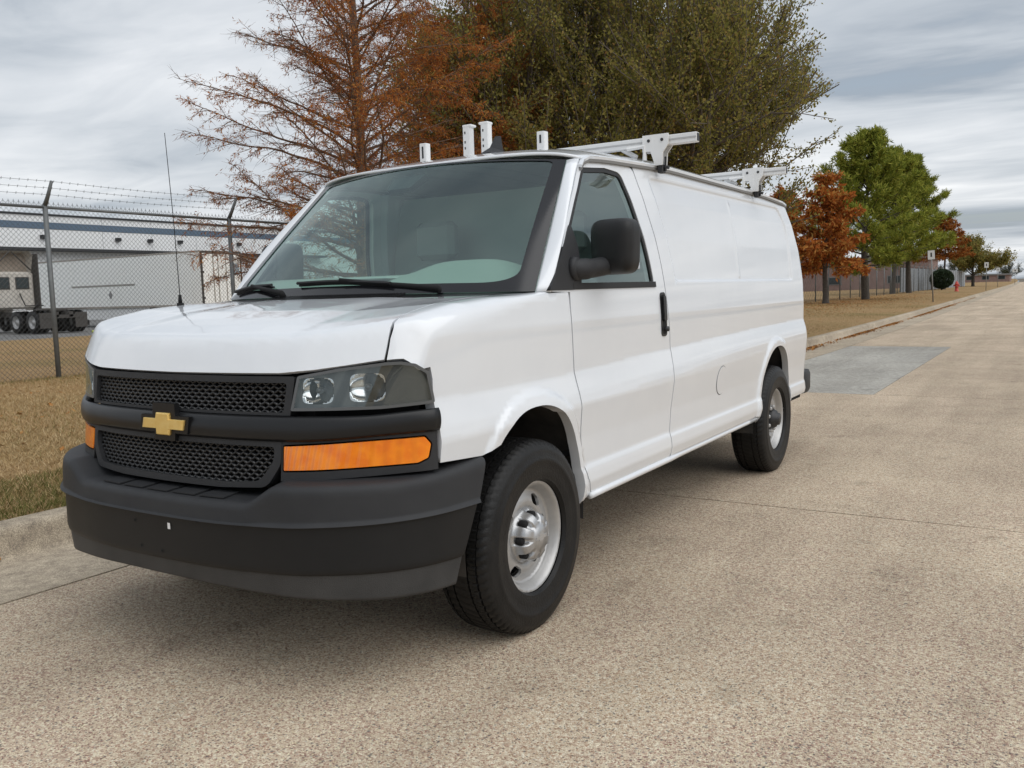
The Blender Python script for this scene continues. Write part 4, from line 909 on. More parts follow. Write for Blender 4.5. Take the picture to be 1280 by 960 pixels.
und2 = lawn_pts(500, 1.5, 8, -.5, 7)
leaf_scatter('fallen_leaves', np.vstack([gut, und, und2]), .028, M_litter, 'brown fallen leaves lying under the trees and along the gutter')
# ---- chain link fence
M_galv = mat('weathered_galvanised_steel', (.13, .14, .145), .6, .4, .25, 8, (.20, .21, .21))
M_wire = mat('fence_wire', (.10, .103, .10), .6, .3)
FX, FZ, FH = -10.04, .235, 2.56
fence = thing('chain_link_fence', 'tall chain link fence topped with barbed wire behind the lawn', 'fence', (FX, 4.6, FZ))
def fpart(mb, nm, m, smooth=True):
    o = mb.build(nm, m, fence, smooth); o.matrix_parent_inverse = Matrix.Translation((-FX, -4.6, -FZ)); return o
py = [4.6+3.38*k for k in range(-2, 34)]
pm = MB().tube([(0, 0, -.1), (0, 0, FH+.02)], .036 if True else .03, 10).tube([(0, 0, FH), (.10, 0, FH+.14), (.22, 0, FH+.34)], [.034, .028, .022], 8).mesh('post', M_galv, True)
for y in py: link('post', pm, fence, (0, y-4.6, 0))
for a, b in zip(py[:-1], py[1:]): fpart(MB().tube([(FX, a, FZ+FH-.02), (FX, b, FZ+FH-.02)], .022, 8), 'top_rail', M_galv)
for k, (dx, dz) in enumerate(((.11, .155), (.165, .245), (.22, .335))):
    mb = MB(); pts = []
    for a, b in zip(py[:-1], py[1:]):
        for t in (0, .25, .5, .75): pts.append((FX+dx, a+(b-a)*t, FZ+FH+dz-.05*math.sin(PI*t)*.4))
    mb.tube(pts, .0024, 4, False)
    for y in np.arange(0, 20, .125):
        z = FZ+FH+dz-.02*abs(math.sin(PI*((y-4.6) % 3.38)/3.38)); mb.tube([(FX+dx-.012, y, z-.018), (FX+dx+.012, y+.008, z+.018)], .002, 3, False).tube([(FX+dx+.012, y, z-.018), (FX+dx-.012, y+.008, z+.018)], .002, 3, False)
    fpart(mb, 'barbed_wire', M_wire)
def link_mesh(nm, y0, y1, pitch, r, kz=1.0):
    "zigzag wires woven into diamonds"
    ns = int((y1-y0)/(pitch/1)); nz = int(FH/(pitch*kz/1))*1; P0 = []; P1 = []
    h = pitch/2; zs = np.arange(0, FH+.04, h*kz); i = np.arange(len(zs))
    for s_ in range(int((y1-y0)/h)):
        y = y0+s_*h+np.where((i+s_) % 2 == 0, 0, h); x = FX-.030+np.where((i+s_) % 2 == 0, .003, -.003)
        Pp = np.stack([x, y, FZ+.02+zs], 1); P0.append(Pp[:-1]); P1.append(Pp[1:])
    A = np.vstack(P0); B = np.vstack(P1); d = B-A; d /= np.linalg.norm(d, axis=1)[:, None]; u = np.tile(np.array([1., 0, 0]), (len(A), 1)); v = np.cross(d, u); n = len(A); V = np.zeros((n, 6, 3))
    for k in range(3):
        o = r*(math.cos(2*PI*k/3)*u+math.sin(2*PI*k/3)*v); V[:, k] = A+o; V[:, 3+k] = B+o
    F6 = np.array([(0, 1, 4, 3), (1, 2, 5, 4), (2, 0, 3, 5)]); o = obj(nm, V.reshape(-1, 3), (np.arange(n)[:, None, None]*6+F6[None]).reshape(-1, 4), M_wire, fence); o.matrix_parent_inverse = Matrix.Translation((-FX, -4.6, -FZ)); return tag(o, kind='stuff')
link_mesh('chain_link_mesh', 1.2, 15, .074, .0026)
link_mesh('chain_link_mesh', 15, 34, .15, .0026)
link_mesh('chain_link_mesh', 34, 115, .40, .006)
mb = MB()
for y in np.arange(1.2, 15, .074): mb.box((FX-.032, y-.002, FZ+FH+.0), (FX-.028, y+.002, FZ+FH+.07))
tag(fpart(mb, 'wire_ends', M_wire, False), kind='stuff')
# ---- warehouse
M_whouse = mat('white_metal_cladding', (.76, .77, .77), .6, 0, .2, .2, (.82, .83, .83)); M_band = mat('blue_grey_band', (.10, .15, .21), .6); M_dark = mat('dark_opening', (.03, .032, .035), .8)
WX = -70; wh = thing('warehouse', 'long white metal warehouse with blue band beyond the truck yard', 'building', (WX, 40, 0))
def wpart(mb, nm, m): o = mb.build(nm, m, wh); o.matrix_parent_inverse = Matrix.Translation((-WX, -40, 0)); return o
for k in range(38):
    y = -30+5*k; wpart(MB().box((WX-.3, y+.02, 0), (WX, y+4.98, 7.70)), 'wall_panel', M_whouse); wpart(MB().box((WX-.3, y+.02, 8.28), (WX-.02, y+4.98, 8.82)), 'parapet_panel', M_whouse)
wpart(MB().box((WX-40, -30, 0), (WX-.35, 160, 8.6)), 'building_core', M_whouse); wpart(MB().box((WX-.3, -30, 7.72), (WX+.04, 160, 8.26)), 'blue_band', M_band)
wpart(MB().box((WX-.4, -30, 8.84), (WX+.10, 160, 8.98)), 'roof_trim', M_dark); wpart(MB().box((WX+.01, -30, 5.85), (WX+1.2, 72, 6.08)), 'dock_canopy', M_dark)
for y in (39.3, 46.2, 49.5, 52.8, 60): wpart(MB().box((WX+.02, y, 6.9), (WX+.3, y+.45, 7.15)).prism([(WX+.05, y), (WX+.35, y), (WX+.35, y+.4), (WX+.05, y+.4)], 7.15, 7.2), 'wall_lamp', M_dark)
for y in range(-20, 72, 7): wpart(MB().box((WX+.01, y, 1.2), (WX+.08, y+3, 4.2)), 'dock_door', mat('dock_door_white', (.5, .5, .5), .6) if y == -20 else bpy.data.materials['dock_door_white'])
M_asph = mat('yard_pavement', (.10, .10, .10), .9, 0, .25, .6, (.17, .165, .155), bump=.4, bscale=30)
tag(obj('truck_yard', [(-31, -60, .035), (-31, 17.6, .035), (-35, 24, .035), (-35, 160, .035), (-69.6, 160, .035), (-69.6, -60, .035)], [(0, 1, 2, 3, 4, 5)], M_asph), kind='structure')
# ---- semi trailer (rear faces +X)
M_trail = mat('trailer_white_panel', (.86, .87, .84), .5, 0, .25, .6, (.90, .91, .89)); M_rail = mat('trailer_rail', (.42, .40, .36), .5, 0, .25, 2, (.30, .26, .22)); M_rust = mat('trailer_frame_dark', (.06, .055, .05), .8)
WH2 = MB().lathe([(.30, -.14), (.48, -.14), (.52, -.10), (.52, .10), (.48, .14), (.34, .145), (.30, .10)], 'y', n=28).mesh('wheel', M_tyre, True)
RIM2 = MB().lathe([(.32, .12), (.29, .135), (.27, .05), (.16, .02), (.12, .09), (.0005, .10)], 'y', n=24).mesh('rim', M_steel, True)
def axle(par, x, ya, yb):
    for y, s in ((ya, -1), (ya+.34, -1), (yb-.34, 1), (yb, 1)):
        w = link('wheel', WH2, par, (x, y, .54)); link('rim', RIM2, w, (0, 0, 0), (0, 0, PI if s < 0 else 0))
TR = thing('semi_trailer', 'white box semi trailer with side skirt parked in the truck yard', 'trailer', (-34, 27.8, .04))
tr_ = lambda mb, nm, m: mb.build(nm, m, TR)
nb = 26
for k in range(nb):
    a, b = -.08-16*k/nb, -.08-16*(k+1)/nb
    tr_(MB().box((b+.006, -1.29, 1.14), (a-.006, -1.27, 3.74)), 'side_panel', M_trail)
tr_(MB().box((-16.1, -1.265, 1.12), (-.05, 1.28, 3.78)), 'box_body', M_trail)
tr_(MB().box((-16.1, -1.30, 3.74), (0, -1.26, 3.83)).box((-16.1, -1.26, 3.77), (0, 1.30, 3.82)), 'top_rail', M_rail); tr_(MB().box((-16.1, -1.305, 1.03), (0, -1.26, 1.14)), 'bottom_rail', M_rail)
for y in (-1.28, 1.20): tr_(MB().box((-.05, y, 1.03), (.02, y+.08, 3.8)), 'rear_post', M_rust)
tr_(MB().box((-.05, -1.2, 3.7), (.02, 1.2, 3.8)), 'rear_header', M_rust); tr_(MB().box((-.06, -1.2, 1.0), (.03, 1.2, 1.13)), 'rear_sill', M_rust)
for s in (-1, 1):
    dr = tr_(MB().box((-.045, min(0, s*1.19)+.008, 1.14), (.012, max(0, s*1.19)-.008, 3.69), .006), 'rear_door', M_trail)
    for q in (.25, .55): MB().tube([(.035, s*q, 1.15), (.035, s*q, 3.68)], .022, 8).build('locking_bar', M_rail, dr)
    for z in (1.4, 2.0, 2.7, 3.4): MB().box((.0, s*1.19-.06, z), (.03, s*1.19+.06, z+.1)).build('hinge', M_rust, dr)
MB().box((.013, .70, 2.6), (.018, 1.12, 3.2)).build('door_placard', mat('placard_blue_grey', (.25, .33, .38), .6), TR)
tr_(MB().box((-12.2, -1.24, .42), (-4.4, -1.21, 1.03), .01), 'side_skirt', M_whouse); tr_(MB().box((-15.5, -.5, .75), (-.1, .5, 1.03)).box((-3.9, -1.1, .35), (-.6, 1.1, .75)).box((-.25, -1.1, .5), (-.12, 1.1, .62)).box((-.2, -.6, .5), (-.12, -.5, 1.05)).box((-.2, .5, .5), (-.12, .6, 1.05)), 'underframe', M_rust)
tr_(MB().box((-13.4, -.9, .05), (-13.2, -.75, 1.05)).box((-13.4, .75, .05), (-13.2, .9, 1.05)), 'landing_gear', M_rust)
tr_(MB().prism([(-7.6, 1.55), (-7.4, 1.8), (-7.6, 2.05), (-7.8, 1.8)], -1.305, -1.292, 'y') if False else MB().add([(-7.6, -1.297, 1.5), (-7.42, -1.297, 1.75), (-7.6, -1.297, 2.0), (-7.78, -1.297, 1.75)], [(0, 1, 2, 3)]), 'diamond_placard', mat('placard_grey', (.25, .25, .25), .6))
tr_(MB().box((-11.2, -1.298, 2.22), (-5.4, -1.2925, 2.32)), 'reflective_stripe', mat('stripe_grey', (.33, .32, .29), .6))
axle(TR, -1.3, -1.1, 1.1); axle(TR, -2.6, -1.1, 1.1)
# ---- day cab tractor unit (faces -X), seen from behind
M_cab = mat('dusty_cab_paint', (.46, .43, .38), .6, 0, .25, 2, (.56, .53, .48)); M_fair = mat('fairing_inside', (.30, .25, .20), .8, 0, .2, 2, (.36, .31, .26)); M_cabglass = mat('cab_window', (.02, .03, .032), .1)
TK = thing('truck_tractor', 'dusty beige day cab truck tractor with roof fairing, seen from behind', 'truck', (-37.2, 20.75, .04))
tk = lambda mb, nm, m: mb.build(nm, m, TK)
cab = auto(tk(MB().box((-5.4, -1.10, 1.15), (-3.55, 1.10, 2.98), .10), 'cab', M_cab), 30); tk(MB().box((-7.1, -1.0, .9), (-5.35, 1.0, 2.1), .15), 'engine_hood', M_cab)
fv = [(-3.5, -1.15, 2.95), (-3.5, 1.15, 2.95), (-3.5, 1.12, 3.75), (-3.5, .95, 3.98), (-3.5, -.95, 3.98), (-3.5, -1.12, 3.75)]
f_ = MB(); rr = [(x, y, z) for x, y, z in fv]; rb_ = [(-4.1, y*.93, 2.97+(z-2.95)*.92) for x, y, z in fv]; rn = [(-5.2, y*.8, 2.97+(z-2.95)*.25) for x, y, z in fv]
f_.add(rr+rb_+rn, [(i, (i+1) % 6, 6+(i+1) % 6, 6+i) for i in range(1, 6)]+[(0, 6, 12), (6+5, 6+4, 12+4, 12+5), (6+4, 6+3, 12+3, 12+4), (6+3, 6+2, 12+2, 12+3), (6+2, 6+1, 12+1, 12+2), (6, 11, 17, 12)]); tk(f_, 'roof_fairing', M_cab)
tk(MB().add(rb_, [tuple(range(6))]), 'fairing_back', M_fair)
for s in (-1, 1): tk(MB().tube([(-3.52, s*.05, 3.95), (-3.52, s*.95, 3.05)], .035, 6), 'fairing_strut', M_rust); tk(MB().box((-3.9, s*1.14-.03, 1.0), (-3.2, s*1.14+.03, 3.85)), 'side_extender', M_rust)
for y in (-.80, .15): 
    w = tk(MB().box((-3.556, y, 2.12), (-3.53, y+.68, 2.72), .01), 'rear_window', M_rust); MB().box((-3.53, y+.05, 2.17), (-3.522, y+.63, 2.67)).build('pane', M_cabglass, w)
tk(MB().box((-6.8, -.45, .75), (.6, -.25, 1.0)).box((-6.8, .25, .75), (.6, .45, 1.0)).box((.45, -1.0, .7), (.6, 1.0, .85)), 'chassis_frame', M_rust)
tk(MB().box((-1.0, -.45, 1.02), (.2, .45, 1.16), .03), 'fifth_wheel', M_rust); tk(MB().tube([(-3.45, -.95, .9), (-3.45, -.95, 3.3)], .07, 10), 'exhaust_stack', M_rust); tk(MB().tube([(-5.0, -1.05, .75), (-3.7, -1.05, .75)], .30, 18), 'fuel_tank', M_steel)
for s in (-1, 1): tk(MB().box((-2.0, s*.88-.30, 1.10), (.55, s*.88+.30, 1.13)), 'wheel_guard', M_rust); tk(MB().box((.56, s*.85-.3, .25), (.585, s*.85+.3, .95)), 'mud_flap', M_rust)
tk(MB().tube([(-3.5, .3, 1.9), (-2.9, .2, 1.3), (-1.2, .1, 1.3)], .03, 6), 'air_hose', M_black)
axle(TK, -1.35, -1.05, 1.05); axle(TK, 0, -1.05, 1.05)
for s in (-1, 1): w = link('wheel', WH2, TK, (-6.3, s*1.02, .54)); link('rim', RIM2, w)
ch = MB().box((-.25, -.1, 0), (.25, .1, .12), .03); c_ = ch.build('wheel_chock', mat('yellow_green_plastic', (.55, .6, .12), .5)); c_.location = (-34.4, 20.9, .04); tag(c_, 'yellow-green wheel chock lying on the pavement behind the truck tractor', 'wheel chock')
# ================================================================== TREES
class Tree:
    def __init__(s): s.seg = []; s.twig = []
    def add(s, a, b, r0, r1): s.seg.append((a, b, r0, r1))
    def mesh(s, nm, m, n=4):
        A = np.array([q[0] for q in s.seg]); B = np.array([q[1] for q in s.seg]); r0 = np.array([q[2] for q in s.seg]); r1 = np.array([q[3] for q in s.seg]); d = B-A; d /= np.linalg.norm(d, axis=1)[:, None]+1e-9
        up = np.where(np.abs(d[:, 2:3]) < .9, np.array([[0, 0, 1.]]), np.array([[1., 0, 0]])); u = np.cross(d, up); u /= np.linalg.norm(u, axis=1)[:, None]; v = np.cross(d, u); k = len(A); V = np.zeros((k, 2*n, 3))
        for i in range(n):
            o = math.cos(2*PI*i/n)*u+math.sin(2*PI*i/n)*v; V[:, i] = A+o*r0[:, None]; V[:, n+i] = B+o*r1[:, None]
        Fq = np.array([(i, (i+1) % n, n+(i+1) % n, n+i) for i in range(n)]); return mesh_of(nm, V.reshape(-1, 3), (np.arange(k)[:, None, None]*2*n+Fq[None]).reshape(-1, 4), m, True)
def leaf_mesh(nm, C, D, ln, wd, m):
    "elongated diamond leaves at C pointing along D"
    n = len(C); D = D/(np.linalg.norm(D, axis=1)[:, None]+1e-9); R_ = rng.normal(0, 1, (n, 3)); S = np.cross(D, R_); S /= np.linalg.norm(S, axis=1)[:, None]+1e-9; l = (ln*rng.uniform(.6, 1.4, n))[:, None]; w = (wd*rng.uniform(.6, 1.4, n))[:, None]
    V = np.stack([C, C+D*l*.45+S*w, C+D*l, C+D*l*.45-S*w], 1); return mesh_of(nm, V.reshape(-1, 3), np.arange(n*4).reshape(n, 4), m)
def unit(v): return v/(np.linalg.norm(v)+1e-9)
def along(T, per, jit):
    A = np.array([t[0] for t in T]); B = np.array([t[1] for t in T]); idx = np.repeat(np.arange(len(T)), per); t = rng.uniform(0, 1, len(idx))[:, None]; d = B-A; d = d/(np.linalg.norm(d, axis=1)[:, None]+1e-9)
    return A[idx]+(B-A)[idx]*t+rng.normal(0, jit, (len(idx), 3)), d[idx]
M_bark = mat('grey_brown_bark', (.09, .075, .06), .95, 0, .2, 12, (.16, .13, .105), bump=.6, bscale=40); M_barkd = mat('dark_bark', (.05, .042, .035), .95, 0, .2, 12, (.10, .085, .07), bump=.6, bscale=40); M_barkr = mat('reddish_bark', (.13, .075, .05), .95, 0, .2, 12, (.20, .13, .09), bump=.5, bscale=30)
rust = lambda nm, k=1: mat(nm, (.3, .1, .03), .9, island=[(0, (.20*k, .062*k, .018*k)), (.3, (.36*k, .105*k, .026*k)), (.6, (.48*k, .165*k, .036*k)), (.85, (.58*k, .27*k, .07*k)), (1, (.36*k, .25*k, .08*k))], spec=.15, trans=.42)
def conifer(h, spread, z0, nb, dens, lw, twig_step, rt, lean=(0, 0), elev=(12, 38), shape=.75, seed=1, sub_step=.17, sparse=None, droop=.35):
    R_ = random.Random(seed); T = Tree(); pts = [np.array([lean[0]*(t**1.5)+.03*math.sin(t*9+seed), lean[1]*(t**1.5)+.03*math.cos(t*7+seed), h*t]) for t in np.linspace(0, 1, 22)]
    rad_ = lambda t: rt*(1-t)**.9+.012
    for i in range(21): T.add(pts[i], pts[i+1], rad_(i/21)*(1.35 if i == 0 else 1), rad_((i+1)/21))
    az = R_.random()*6
    for b in range(nb):
        t = (z0+(h*.985-z0)*(b/nb)**1.05)/h; az += 2.4+R_.uniform(-.4, .4); i = min(20, int(t*21)); p = pts[i]+(pts[i+1]-pts[i])*(t*21-i)
        q = (b/nb); Lb = (spread*(1-q)**shape+.25)*R_.uniform(.72, 1.12); el = rad(elev[0]+(elev[1]-elev[0])*q+R_.uniform(-8, 8)); d = np.array([math.cos(az)*math.cos(el), math.sin(az)*math.cos(el), math.sin(el)])
        n = max(4, int(Lb/.22)); r0 = rad_(t)*.19+.005; pp = p.copy(); path = [pp.copy()]
        for k in range(n):
            d = unit(d+np.array([R_.uniform(-.16, .16), R_.uniform(-.16, .16), R_.uniform(-.13, .12)-droop*.09*(k/n)])); q2 = pp+d*Lb/n; T.add(pp, q2, r0*(1-k/n)+.004, r0*(1-(k+1)/n)+.003); pp = q2; path.append(pp.copy())
        s = .12*Lb; side = 1
        while s < Lb:
            f = s/Lb*n; k = min(n-1, int(f)); a = path[k]+(path[k+1]-path[k])*(f-k); dd = unit(path[k+1]-path[k]); lat = unit(np.cross(dd, [0, 0, 1])); side = -side
            sd = unit(dd*R_.uniform(.45, .9)+side*lat*R_.uniform(.5, .95)+np.array([0, 0, R_.uniform(-.45, .55)])); sl = (.12+.42*Lb*(1-s/Lb)**.8*R_.uniform(.5, 1.0))
            if sl > 1.1: sl = 1.1
            m_ = 3; pq = a
            for k2 in range(m_):
                sd = unit(sd+np.array([R_.uniform(-.15, .15), R_.uniform(-.15, .15), R_.uniform(-.22, .05)])); e_ = pq+sd*sl/m_; T.add(pq, e_, .006*(1-k2/m_)+.002, .006*(1-(k2+1)/m_)+.0015)
                if sparse is None or R_.random() < sparse(a, s/Lb): T.twig.append((pq, e_))
                for kk in range(2):
                    st_ = pq+(e_-pq)*R_.random(); td = unit(sd*.5+np.array([R_.uniform(-1, 1), R_.uniform(-1, 1), R_.uniform(-.9, .4)])); te = st_+td*R_.uniform(.10, .26); T.add(st_, te, .0022, .0012)
                    if sparse is None or R_.random() < sparse(a, s/Lb): T.twig.append((st_, te))
                pq = e_
            s += sub_step*R_.uniform(.7, 1.3)
    return T
# bald cypress behind the van
cy = thing('cypress_tree', 'rust coloured bald cypress with sparse feathery needles, standing before the barbed wire fence', 'tree', (-8.22, 9.45, .24))
T = conifer(10.6, 3.5, 1.2, 140, 1, 1, 1, .145, (.02, .06), (16, 56), .60, 4, .115, lambda a, f: (.80 if math.sin(a[0]*5.1+a[2]*3.3)+math.sin(a[1]*4.3-a[2]*4.1) > -.15 else .22)*(1 if -.85*a[0]-.53*a[1] < .6 else .6))
link('trunk', T.mesh('cypress_branches', M_barkr, 4), cy)
print('cyp', len(T.twig)); C, D = along(T.twig, 9, .022); D = D*.6+rng.normal(0, .55, D.shape)+np.array([0, 0, -.35])
link('crown', leaf_mesh('cypress_needles', C, D, .078, .0062, rust('rust_needles')), cy)
cy2 = thing('cypress_tree', 'second rust orange cypress mingling with the left side of the elm crown', 'tree', (-8.9, 14.6, .24))
T = conifer(9.6, 2.7, 1.6, 80, 1, 1, 1, .15, (.05, -.05), (16, 52), .55, 17, .14)
link('trunk', T.mesh('cypress_branches', M_barkr, 4), cy2); C, D = along(T.twig, max(5, int(75000/len(T.twig))), .03); D = D*.6+rng.normal(0, .55, D.shape)+np.array([0, 0, -.35])
link('crown', leaf_mesh('cypress_needles', C, D, .09, .009, bpy.data.materials['rust_needles']), cy2)
# broad elm behind the cargo body
def elm(seed, nl, l0, levels, br, spreadk, trunk_h, rt, up=.22, shrink=.72, lim=(99, 0, 99)):
    R_ = random.Random(seed); T = Tree()
    def grow(p, d, L_, r, lev):
        n = 4 if lev < levels else 2; q = p
        for k in range(n):
            d = unit(d+np.array([R_.uniform(-.10, .10), R_.uniform(-.10, .10), R_.uniform(-.04, .10)+up*.12])); e_ = q+d*L_/n
            if (e_[0]/lim[0])**2+(e_[1]/lim[0])**2+((e_[2]-lim[1])/lim[2])**2 > R_.uniform(.85, 1.2): return
            T.add(q, e_, r*(1-.45*k/n), r*(1-.45*(k+1)/n))
            if lev >= levels-2+(k < 2): T.twig.append((q, e_))
            if lev < levels:
                m_ = br[lev] if k > 0 else max(0, br[lev]-2)
                for c in range(m_ if k < n-1 else m_):
                    if R_.random() < .62 or k == n-1:
                        ax = unit(np.array([R_.uniform(-1, 1), R_.uniform(-1, 1), R_.uniform(-.55, .75)])); nd = unit(d+ax*spreadk*R_.uniform(.6, 1.1)); grow(e_-(e_-q)*R_.random()*.6, nd, L_*shrink*R_.uniform(.7, 1.1), r*.5, lev+1)
            q = e_
    pts = [np.array([0, 0, trunk_h*t]) for t in np.linspace(0, 1, 4)]
    for a, b in zip(pts[:-1], pts[1:]): T.add(a, b, rt, rt*.9)
    for i in range(nl):
        a = 2*PI*i/nl+R_.uniform(-.3, .3); el = rad(R_.choice([4, 12, 22, 35, 48, 62, 75])+R_.uniform(-6, 6)); grow(np.array([0, 0, trunk_h*R_.uniform(.75, 1)]), np.array([math.cos(a)*math.cos(el), math.sin(a)*math.cos(el), math.sin(el)]), l0*R_.uniform(.85, 1.1), rt*.45, 0)
    return T
olive = lambda nm: mat(nm, (.1, .1, .03), .85, island=[(0, (.12, .12, .034)), (.3, (.215, .20, .05)), (.55, (.30, .265, .07)), (.85, (.34, .275, .085)), (1, (.31, .17, .06))], spec=.2, trans=.5)
el_ = thing('elm_tree', 'broad olive green elm with dense upright twigs, rising behind the van roof', 'tree', (-7.6, 18.0, .24))
T = elm(11, 48, 3.7, 3, [2, 2, 3, 2], .80, 2.1, .16, .22, .74, (5.3, 4.1, 4.1))
(lambda q: None)(f'elm twigs {len(T.twig)} segs {len(T.seg)} {np.array([t[1] for t in T.twig]).min(0)} {np.array([t[1] for t in T.twig]).max(0)} {np.percentile(np.array([t[1] for t in T.twig]),[5,25,50,75,95],axis=0)}')
link('trunk', T.mesh('elm_branches', M_bark, 4), el_)
per = max(3, int(320000/max(1, len(T.twig)))); C, D = along(T.twig, per, .055); D = D*.5+rng.normal(0, .6, D.shape)
link('crown', leaf_mesh('elm_leaves', C, D, .066, .020, olive('olive_leaves')), el_); el_.scale = (1.08, 1.08, 1.2)
# roadside row: small cypress, pines, far trees
def small_cypress(name, loc, h, sp, seed, label, k=1.0, z0=1.9):
    o = thing(name, label, 'tree', loc); T = conifer(h, sp, z0, 44, 1, 1, 1, .15, (0, 0), (5, 45), .6, seed, .28)
    link('trunk', T.mesh('small_cypress_branches', M_barkd, 5), o); C, D = along(T.twig, 5, .06); D = D*.5+rng.normal(0, .6, D.shape)+np.array([0, 0, -.3]); link('crown', leaf_mesh('small_cypress_needles', C, D, .26, .048, rust('rust_needles_far', k)), o); return o
small_cypress('cypress_tree', (-8.5, 47.5, .24), 6.9, 2.3, 21, 'small rust orange cypress on the lawn beyond the rear of the van')
small_cypress('cypress_tree', (-11.6, 50.5, .2), 6.6, 2.0, 33, 'rust orange cypress half hidden by the rear corner of the van, behind the fence')
small_cypress('cypress_tree', (-9.6, 114, .22), 8.6, 3.2, 35, 'brownish orange cypress behind the clipped round bush', .8, 3.6)
M_pine = mat('pine_needles', (.08, .13, .03), .8, island=[(0, (.09, .12, .018)), (.35, (.21, .245, .034)), (.7, (.31, .33, .048)), (1, (.40, .38, .08))], spec=.2, trans=.25)
def pine(loc, h, sp, seed, label, z0=1.9, dens=1.25):
    o = thing('pine_tree', label, 'tree', loc, group='pines on the lawn strip'); R_ = random.Random(seed); T = Tree(); pts = [np.array([.10*math.sin(t*5+seed), .1*math.cos(t*4+seed), h*t]) for t in np.linspace(0, 1, 14)]
    for i in range(13): T.add(pts[i], pts[i+1], .26*(1-i/13)+.02, .26*(1-(i+1)/13)+.02)
    tips = []
    nb = int(54*dens); az = 0
    for b in range(nb):
        t = (z0+(h*.99-z0)*(b/nb))/h; az += 2.4+R_.uniform(-.5, .5); i = min(12, int(t*13)); p = pts[i]+(pts[i+1]-pts[i])*(t*13-i); q = b/nb; Lb = sp*min(1, (q+.14)/.26)*(1-q)**.72*1.15*R_.uniform(.55, 1.1)+.25; el = rad(-5+50*q+R_.uniform(-10, 14)); d = np.array([math.cos(az)*math.cos(el), math.sin(az)*math.cos(el), math.sin(el)]); pp = p; n = 5
        for k in range(n):
            d = unit(d+np.array([R_.uniform(-.15, .15), R_.uniform(-.15, .15), R_.uniform(-.02, .16)])); e_ = pp+d*Lb/n; T.add(pp, e_, .05*(1-k/n)+.01, .05*(1-(k+1)/n)+.01)
            if k >= 1:
                for c in range(3 if k < n-1 else 4):
                    sd = unit(d+np.array([R_.uniform(-1, 1), R_.uniform(-1, 1), R_.uniform(-.3, .9)])); te = e_+sd*R_.uniform(.25, .75)*(.5+.5*Lb/sp); T.add(e_, te, .014, .006); tips.append((te, sd)); tips.append((e_+(te-e_)*.5, sd))
            pp = e_
    link('trunk', T.mesh('pine_branches', M_barkd, 5), o); A = np.array([t[0] for t in tips]); Dd = np.array([t[1] for t in tips]); per = 30; idx = np.repeat(np.arange(len(A)), per); D = Dd[idx]*.6+rng.normal(0, .62, (len(idx), 3))+np.array([0, 0, .25]); C = A[idx]+rng.normal(0, .10, (len(idx), 3)); link('crown', leaf_mesh('pine_needles', C, D, .32, .027, M_pine), o); return o
pine((-8.2, 57.4, .24), 10.0, 4.0, 3, 'tall green pine beside the small orange cypress')
pine((-10.3, 82, .23), 12.2, 4.0, 5, 'green pine with forked looking trunk neighbour, middle of the pine row', 2.6)
pine((-9.7, 86.5, .23), 12.0, 4.2, 9, 'green pine at the far end of the pine row, before the sign', 2.8)
def far_elm(loc, sc, seed, label, name='elm_tree', group=None, m=None, per_total=26000):
    o = thing(name, label, 'tree', loc, group=group); T = elm(seed, 9, 3.0, 2, [2, 2, 2], .8, 1.9, .22, .25, .72); V = T.mesh('far_tree_branches', M_barkd, 4); a = link('trunk', V, o); per = max(2, int(per_total/len(T.twig))); C, D = along(T.twig, per, .22); D = rng.normal(0, 1, D.shape); b = link('crown', leaf_mesh('far_tree_leaves', C, D, .22, .07, m or bpy.data.materials['olive_leaves']), o); o.scale = (sc,)*3; return o
far_elm((-9.4, 150, .2), 1.12, 41, 'round olive tree at the far end of the fence, beyond the hydrant')
M_fgreen = mat('far_green_leaves', (.05, .06, .03), .9, island=[(0, (.035, .045, .022)), (.5, (.06, .07, .035)), (1, (.09, .085, .045))], spec=.1)
for i, (x, y, s, q) in enumerate(((-26, 300, 1.0, 'behind the small brown house'), (-36, 315, 1.15, 'left of the brown house roof, among others'), (-48, 335, 1.0, 'standing over the far end of the grey privacy fence'), (-15, 365, 1.1, 'between the brown house and the pale low building'), (-4, 410, 1.1, 'behind the pale low building'), (-60, 350, 1.2, 'seen past the trunk of the round olive tree'), (8, 420, 1.2, 'rising over the middle of the pale low building'), (20, 410, 1.1, 'at the outer end of the pale low building'))):
    far_elm((x, y, 0), s, 60+i, 'distant dark green tree '+q, group='distant trees at the road end', m=M_fgreen, per_total=6000)
# clipped round bush
bs = thing('round_bush', 'clipped round dark green bush near the red hydrant', 'bush', (-9.0, 106, .22)); MB().tube([(0, 0, 0), (0, 0, .6)], .08, 6).build('stem', M_barkd, bs)
P = rng.normal(0, 1, (9000, 3)); P /= np.linalg.norm(P, axis=1)[:, None]; D = P+rng.normal(0, .5, P.shape); P = P*rng.uniform(.75, 1.0, (9000, 1))**.5*np.array([1.15, 1.15, 1.0])+np.array([0, 0, 1.25])
link('foliage', leaf_mesh('bush_leaves', P, D, .16, .05, mat('dark_bush_leaves', (.02, .04, .015), .7, island=[(0, (.012, .028, .010)), (1, (.035, .06, .02))])), bs)
# hydrant
M_red = mat('hydrant_red', (.50, .06, .035), .5); hy = thing('fire_hydrant', 'red fire hydrant standing on the lawn past the bush', 'hydrant', (-6.0, 90, .23))
MB().lathe([(.20, 0), (.20, .06), (.15, .08), (.14, .62), (.19, .64), (.19, .70), (.15, .72), (.14, .80), (.09, .90), (.03, .94), (.03, 1.02), (.0005, 1.02)], 'z', n=20).build('barrel', M_red, hy, True)
for s in (-1, 1): MB().tube([(0, 0, .55), (s*.26, 0, .55)], .075, 10).build('nozzle', M_red, hy, True)
MB().tube([(0, 0, .48), (0, -.28, .48)], .10, 12).build('steamer_nozzle', M_red, hy, True)
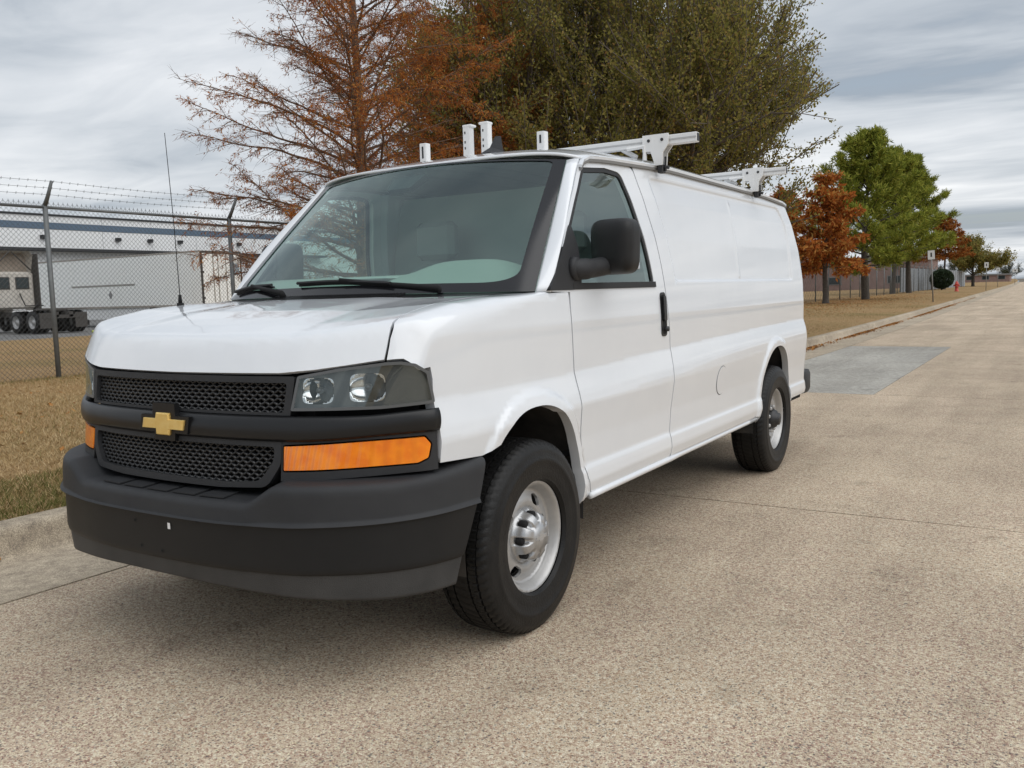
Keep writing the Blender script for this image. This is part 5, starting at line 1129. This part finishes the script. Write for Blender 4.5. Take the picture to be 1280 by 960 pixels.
# signs
M_sign = mat('sign_white', (.62, .63, .62), .5); M_print = mat('sign_print', (.05, .05, .05), .6); M_pole = mat('sign_pole', (.24, .24, .23), .6, .5)
def sign(x, y, h, w, hh, label, tilt=0):
    o = thing('road_sign', label, 'sign', (x, y, .18), group='signs along the kerb'); o.rotation_euler = (0, tilt, 0)
    MB().tube([(0, 0, -.1), (0, 0, h)], .032, 8).build('pole', M_pole, o, True); p = MB().box((-w/2, -.045, h-hh), (w/2, -.038, h), .002).build('plate', M_sign, o); MB().box((-w*.12, -.048, h-hh*.72), (w*.12, -.0455, h-hh*.25)).build('print', M_print, p)
sign(-3.3, 49.3, 2.75, .34, .48, 'white road sign on a leaning grey pole beside the kerb', rad(-3)); sign(-4.1, 98, 2.8, .38, .55, 'white road sign on the verge just past the hydrant'); sign(-5.2, 135, 2.6, .45, .5, 'small distant white sign by the kerb beyond the round olive tree'); sign(-5.3, 185, 2.8, .9, .6, 'wide pale sign at the far end of the kerb'); 
# slatted grey privacy fence continuing the fence line
M_slat = mat('blue_grey_slat_panel', (.26, .285, .31), .6, 0, .25, .5, (.33, .355, .38)); pf = thing('privacy_fence', 'blue grey slatted privacy fence behind the pines and bush', 'fence', (-11.2, 92, .2))
for k in range(22):
    y = 3.0*k; MB().box((-.03, y+.04, .02), (.03, y+2.96, 2.45)).build('fence_panel', M_slat, pf); MB().box((-.06, y-.04, 0), (.06, y+.04, 2.55)).build('post', M_galv, pf)
# brick building and low sheds beyond the fence
M_brick = mat('red_brick_wall', (.23, .15, .13), .9, 0, .2, 1.5, (.29, .20, .175)); M_roofg = mat('grey_roof', (.20, .20, .20), .8)
def low_building(name, lo, hi, m, label, nwin, rz_=0):
    w_, d_, h_ = hi[0]-lo[0], hi[1]-lo[1], hi[2]; o = thing(name, label, 'building', (lo[0], lo[1], 0)); MB().box((0, 0, 0), (w_, d_, h_)).build('wall', m, o); MB().box((-.4, -.4, h_), (w_+.4, d_+.4, h_+.5)).build('roof', M_roofg, o)
    for k in range(nwin):
        x = w_*(k+.5)/nwin; f = MB().box((x-1.1, -.06, 1.0), (x+1.1, .02, 2.3)).build('window', M_roofg, o); MB().box((x-.95, -.075, 1.12), (x+.95, -.062, 2.18)).build('pane', M_cabglass, f)
    return o
low_building('brick_building', (-62, 150, 0), (-16, 165, 4.8), M_brick, 'low red brick building beyond the fence, behind the small cypresses', 5)
low_building('brick_building', (-27, 330, 0), (-13, 342, 2.4), M_brick, 'small brown house at the far road end near the horizon', 3)
low_building('shed', (-8, 380, 0), (22, 392, 3.6), M_whouse, 'pale low building at the end of the road on the horizon', 5)
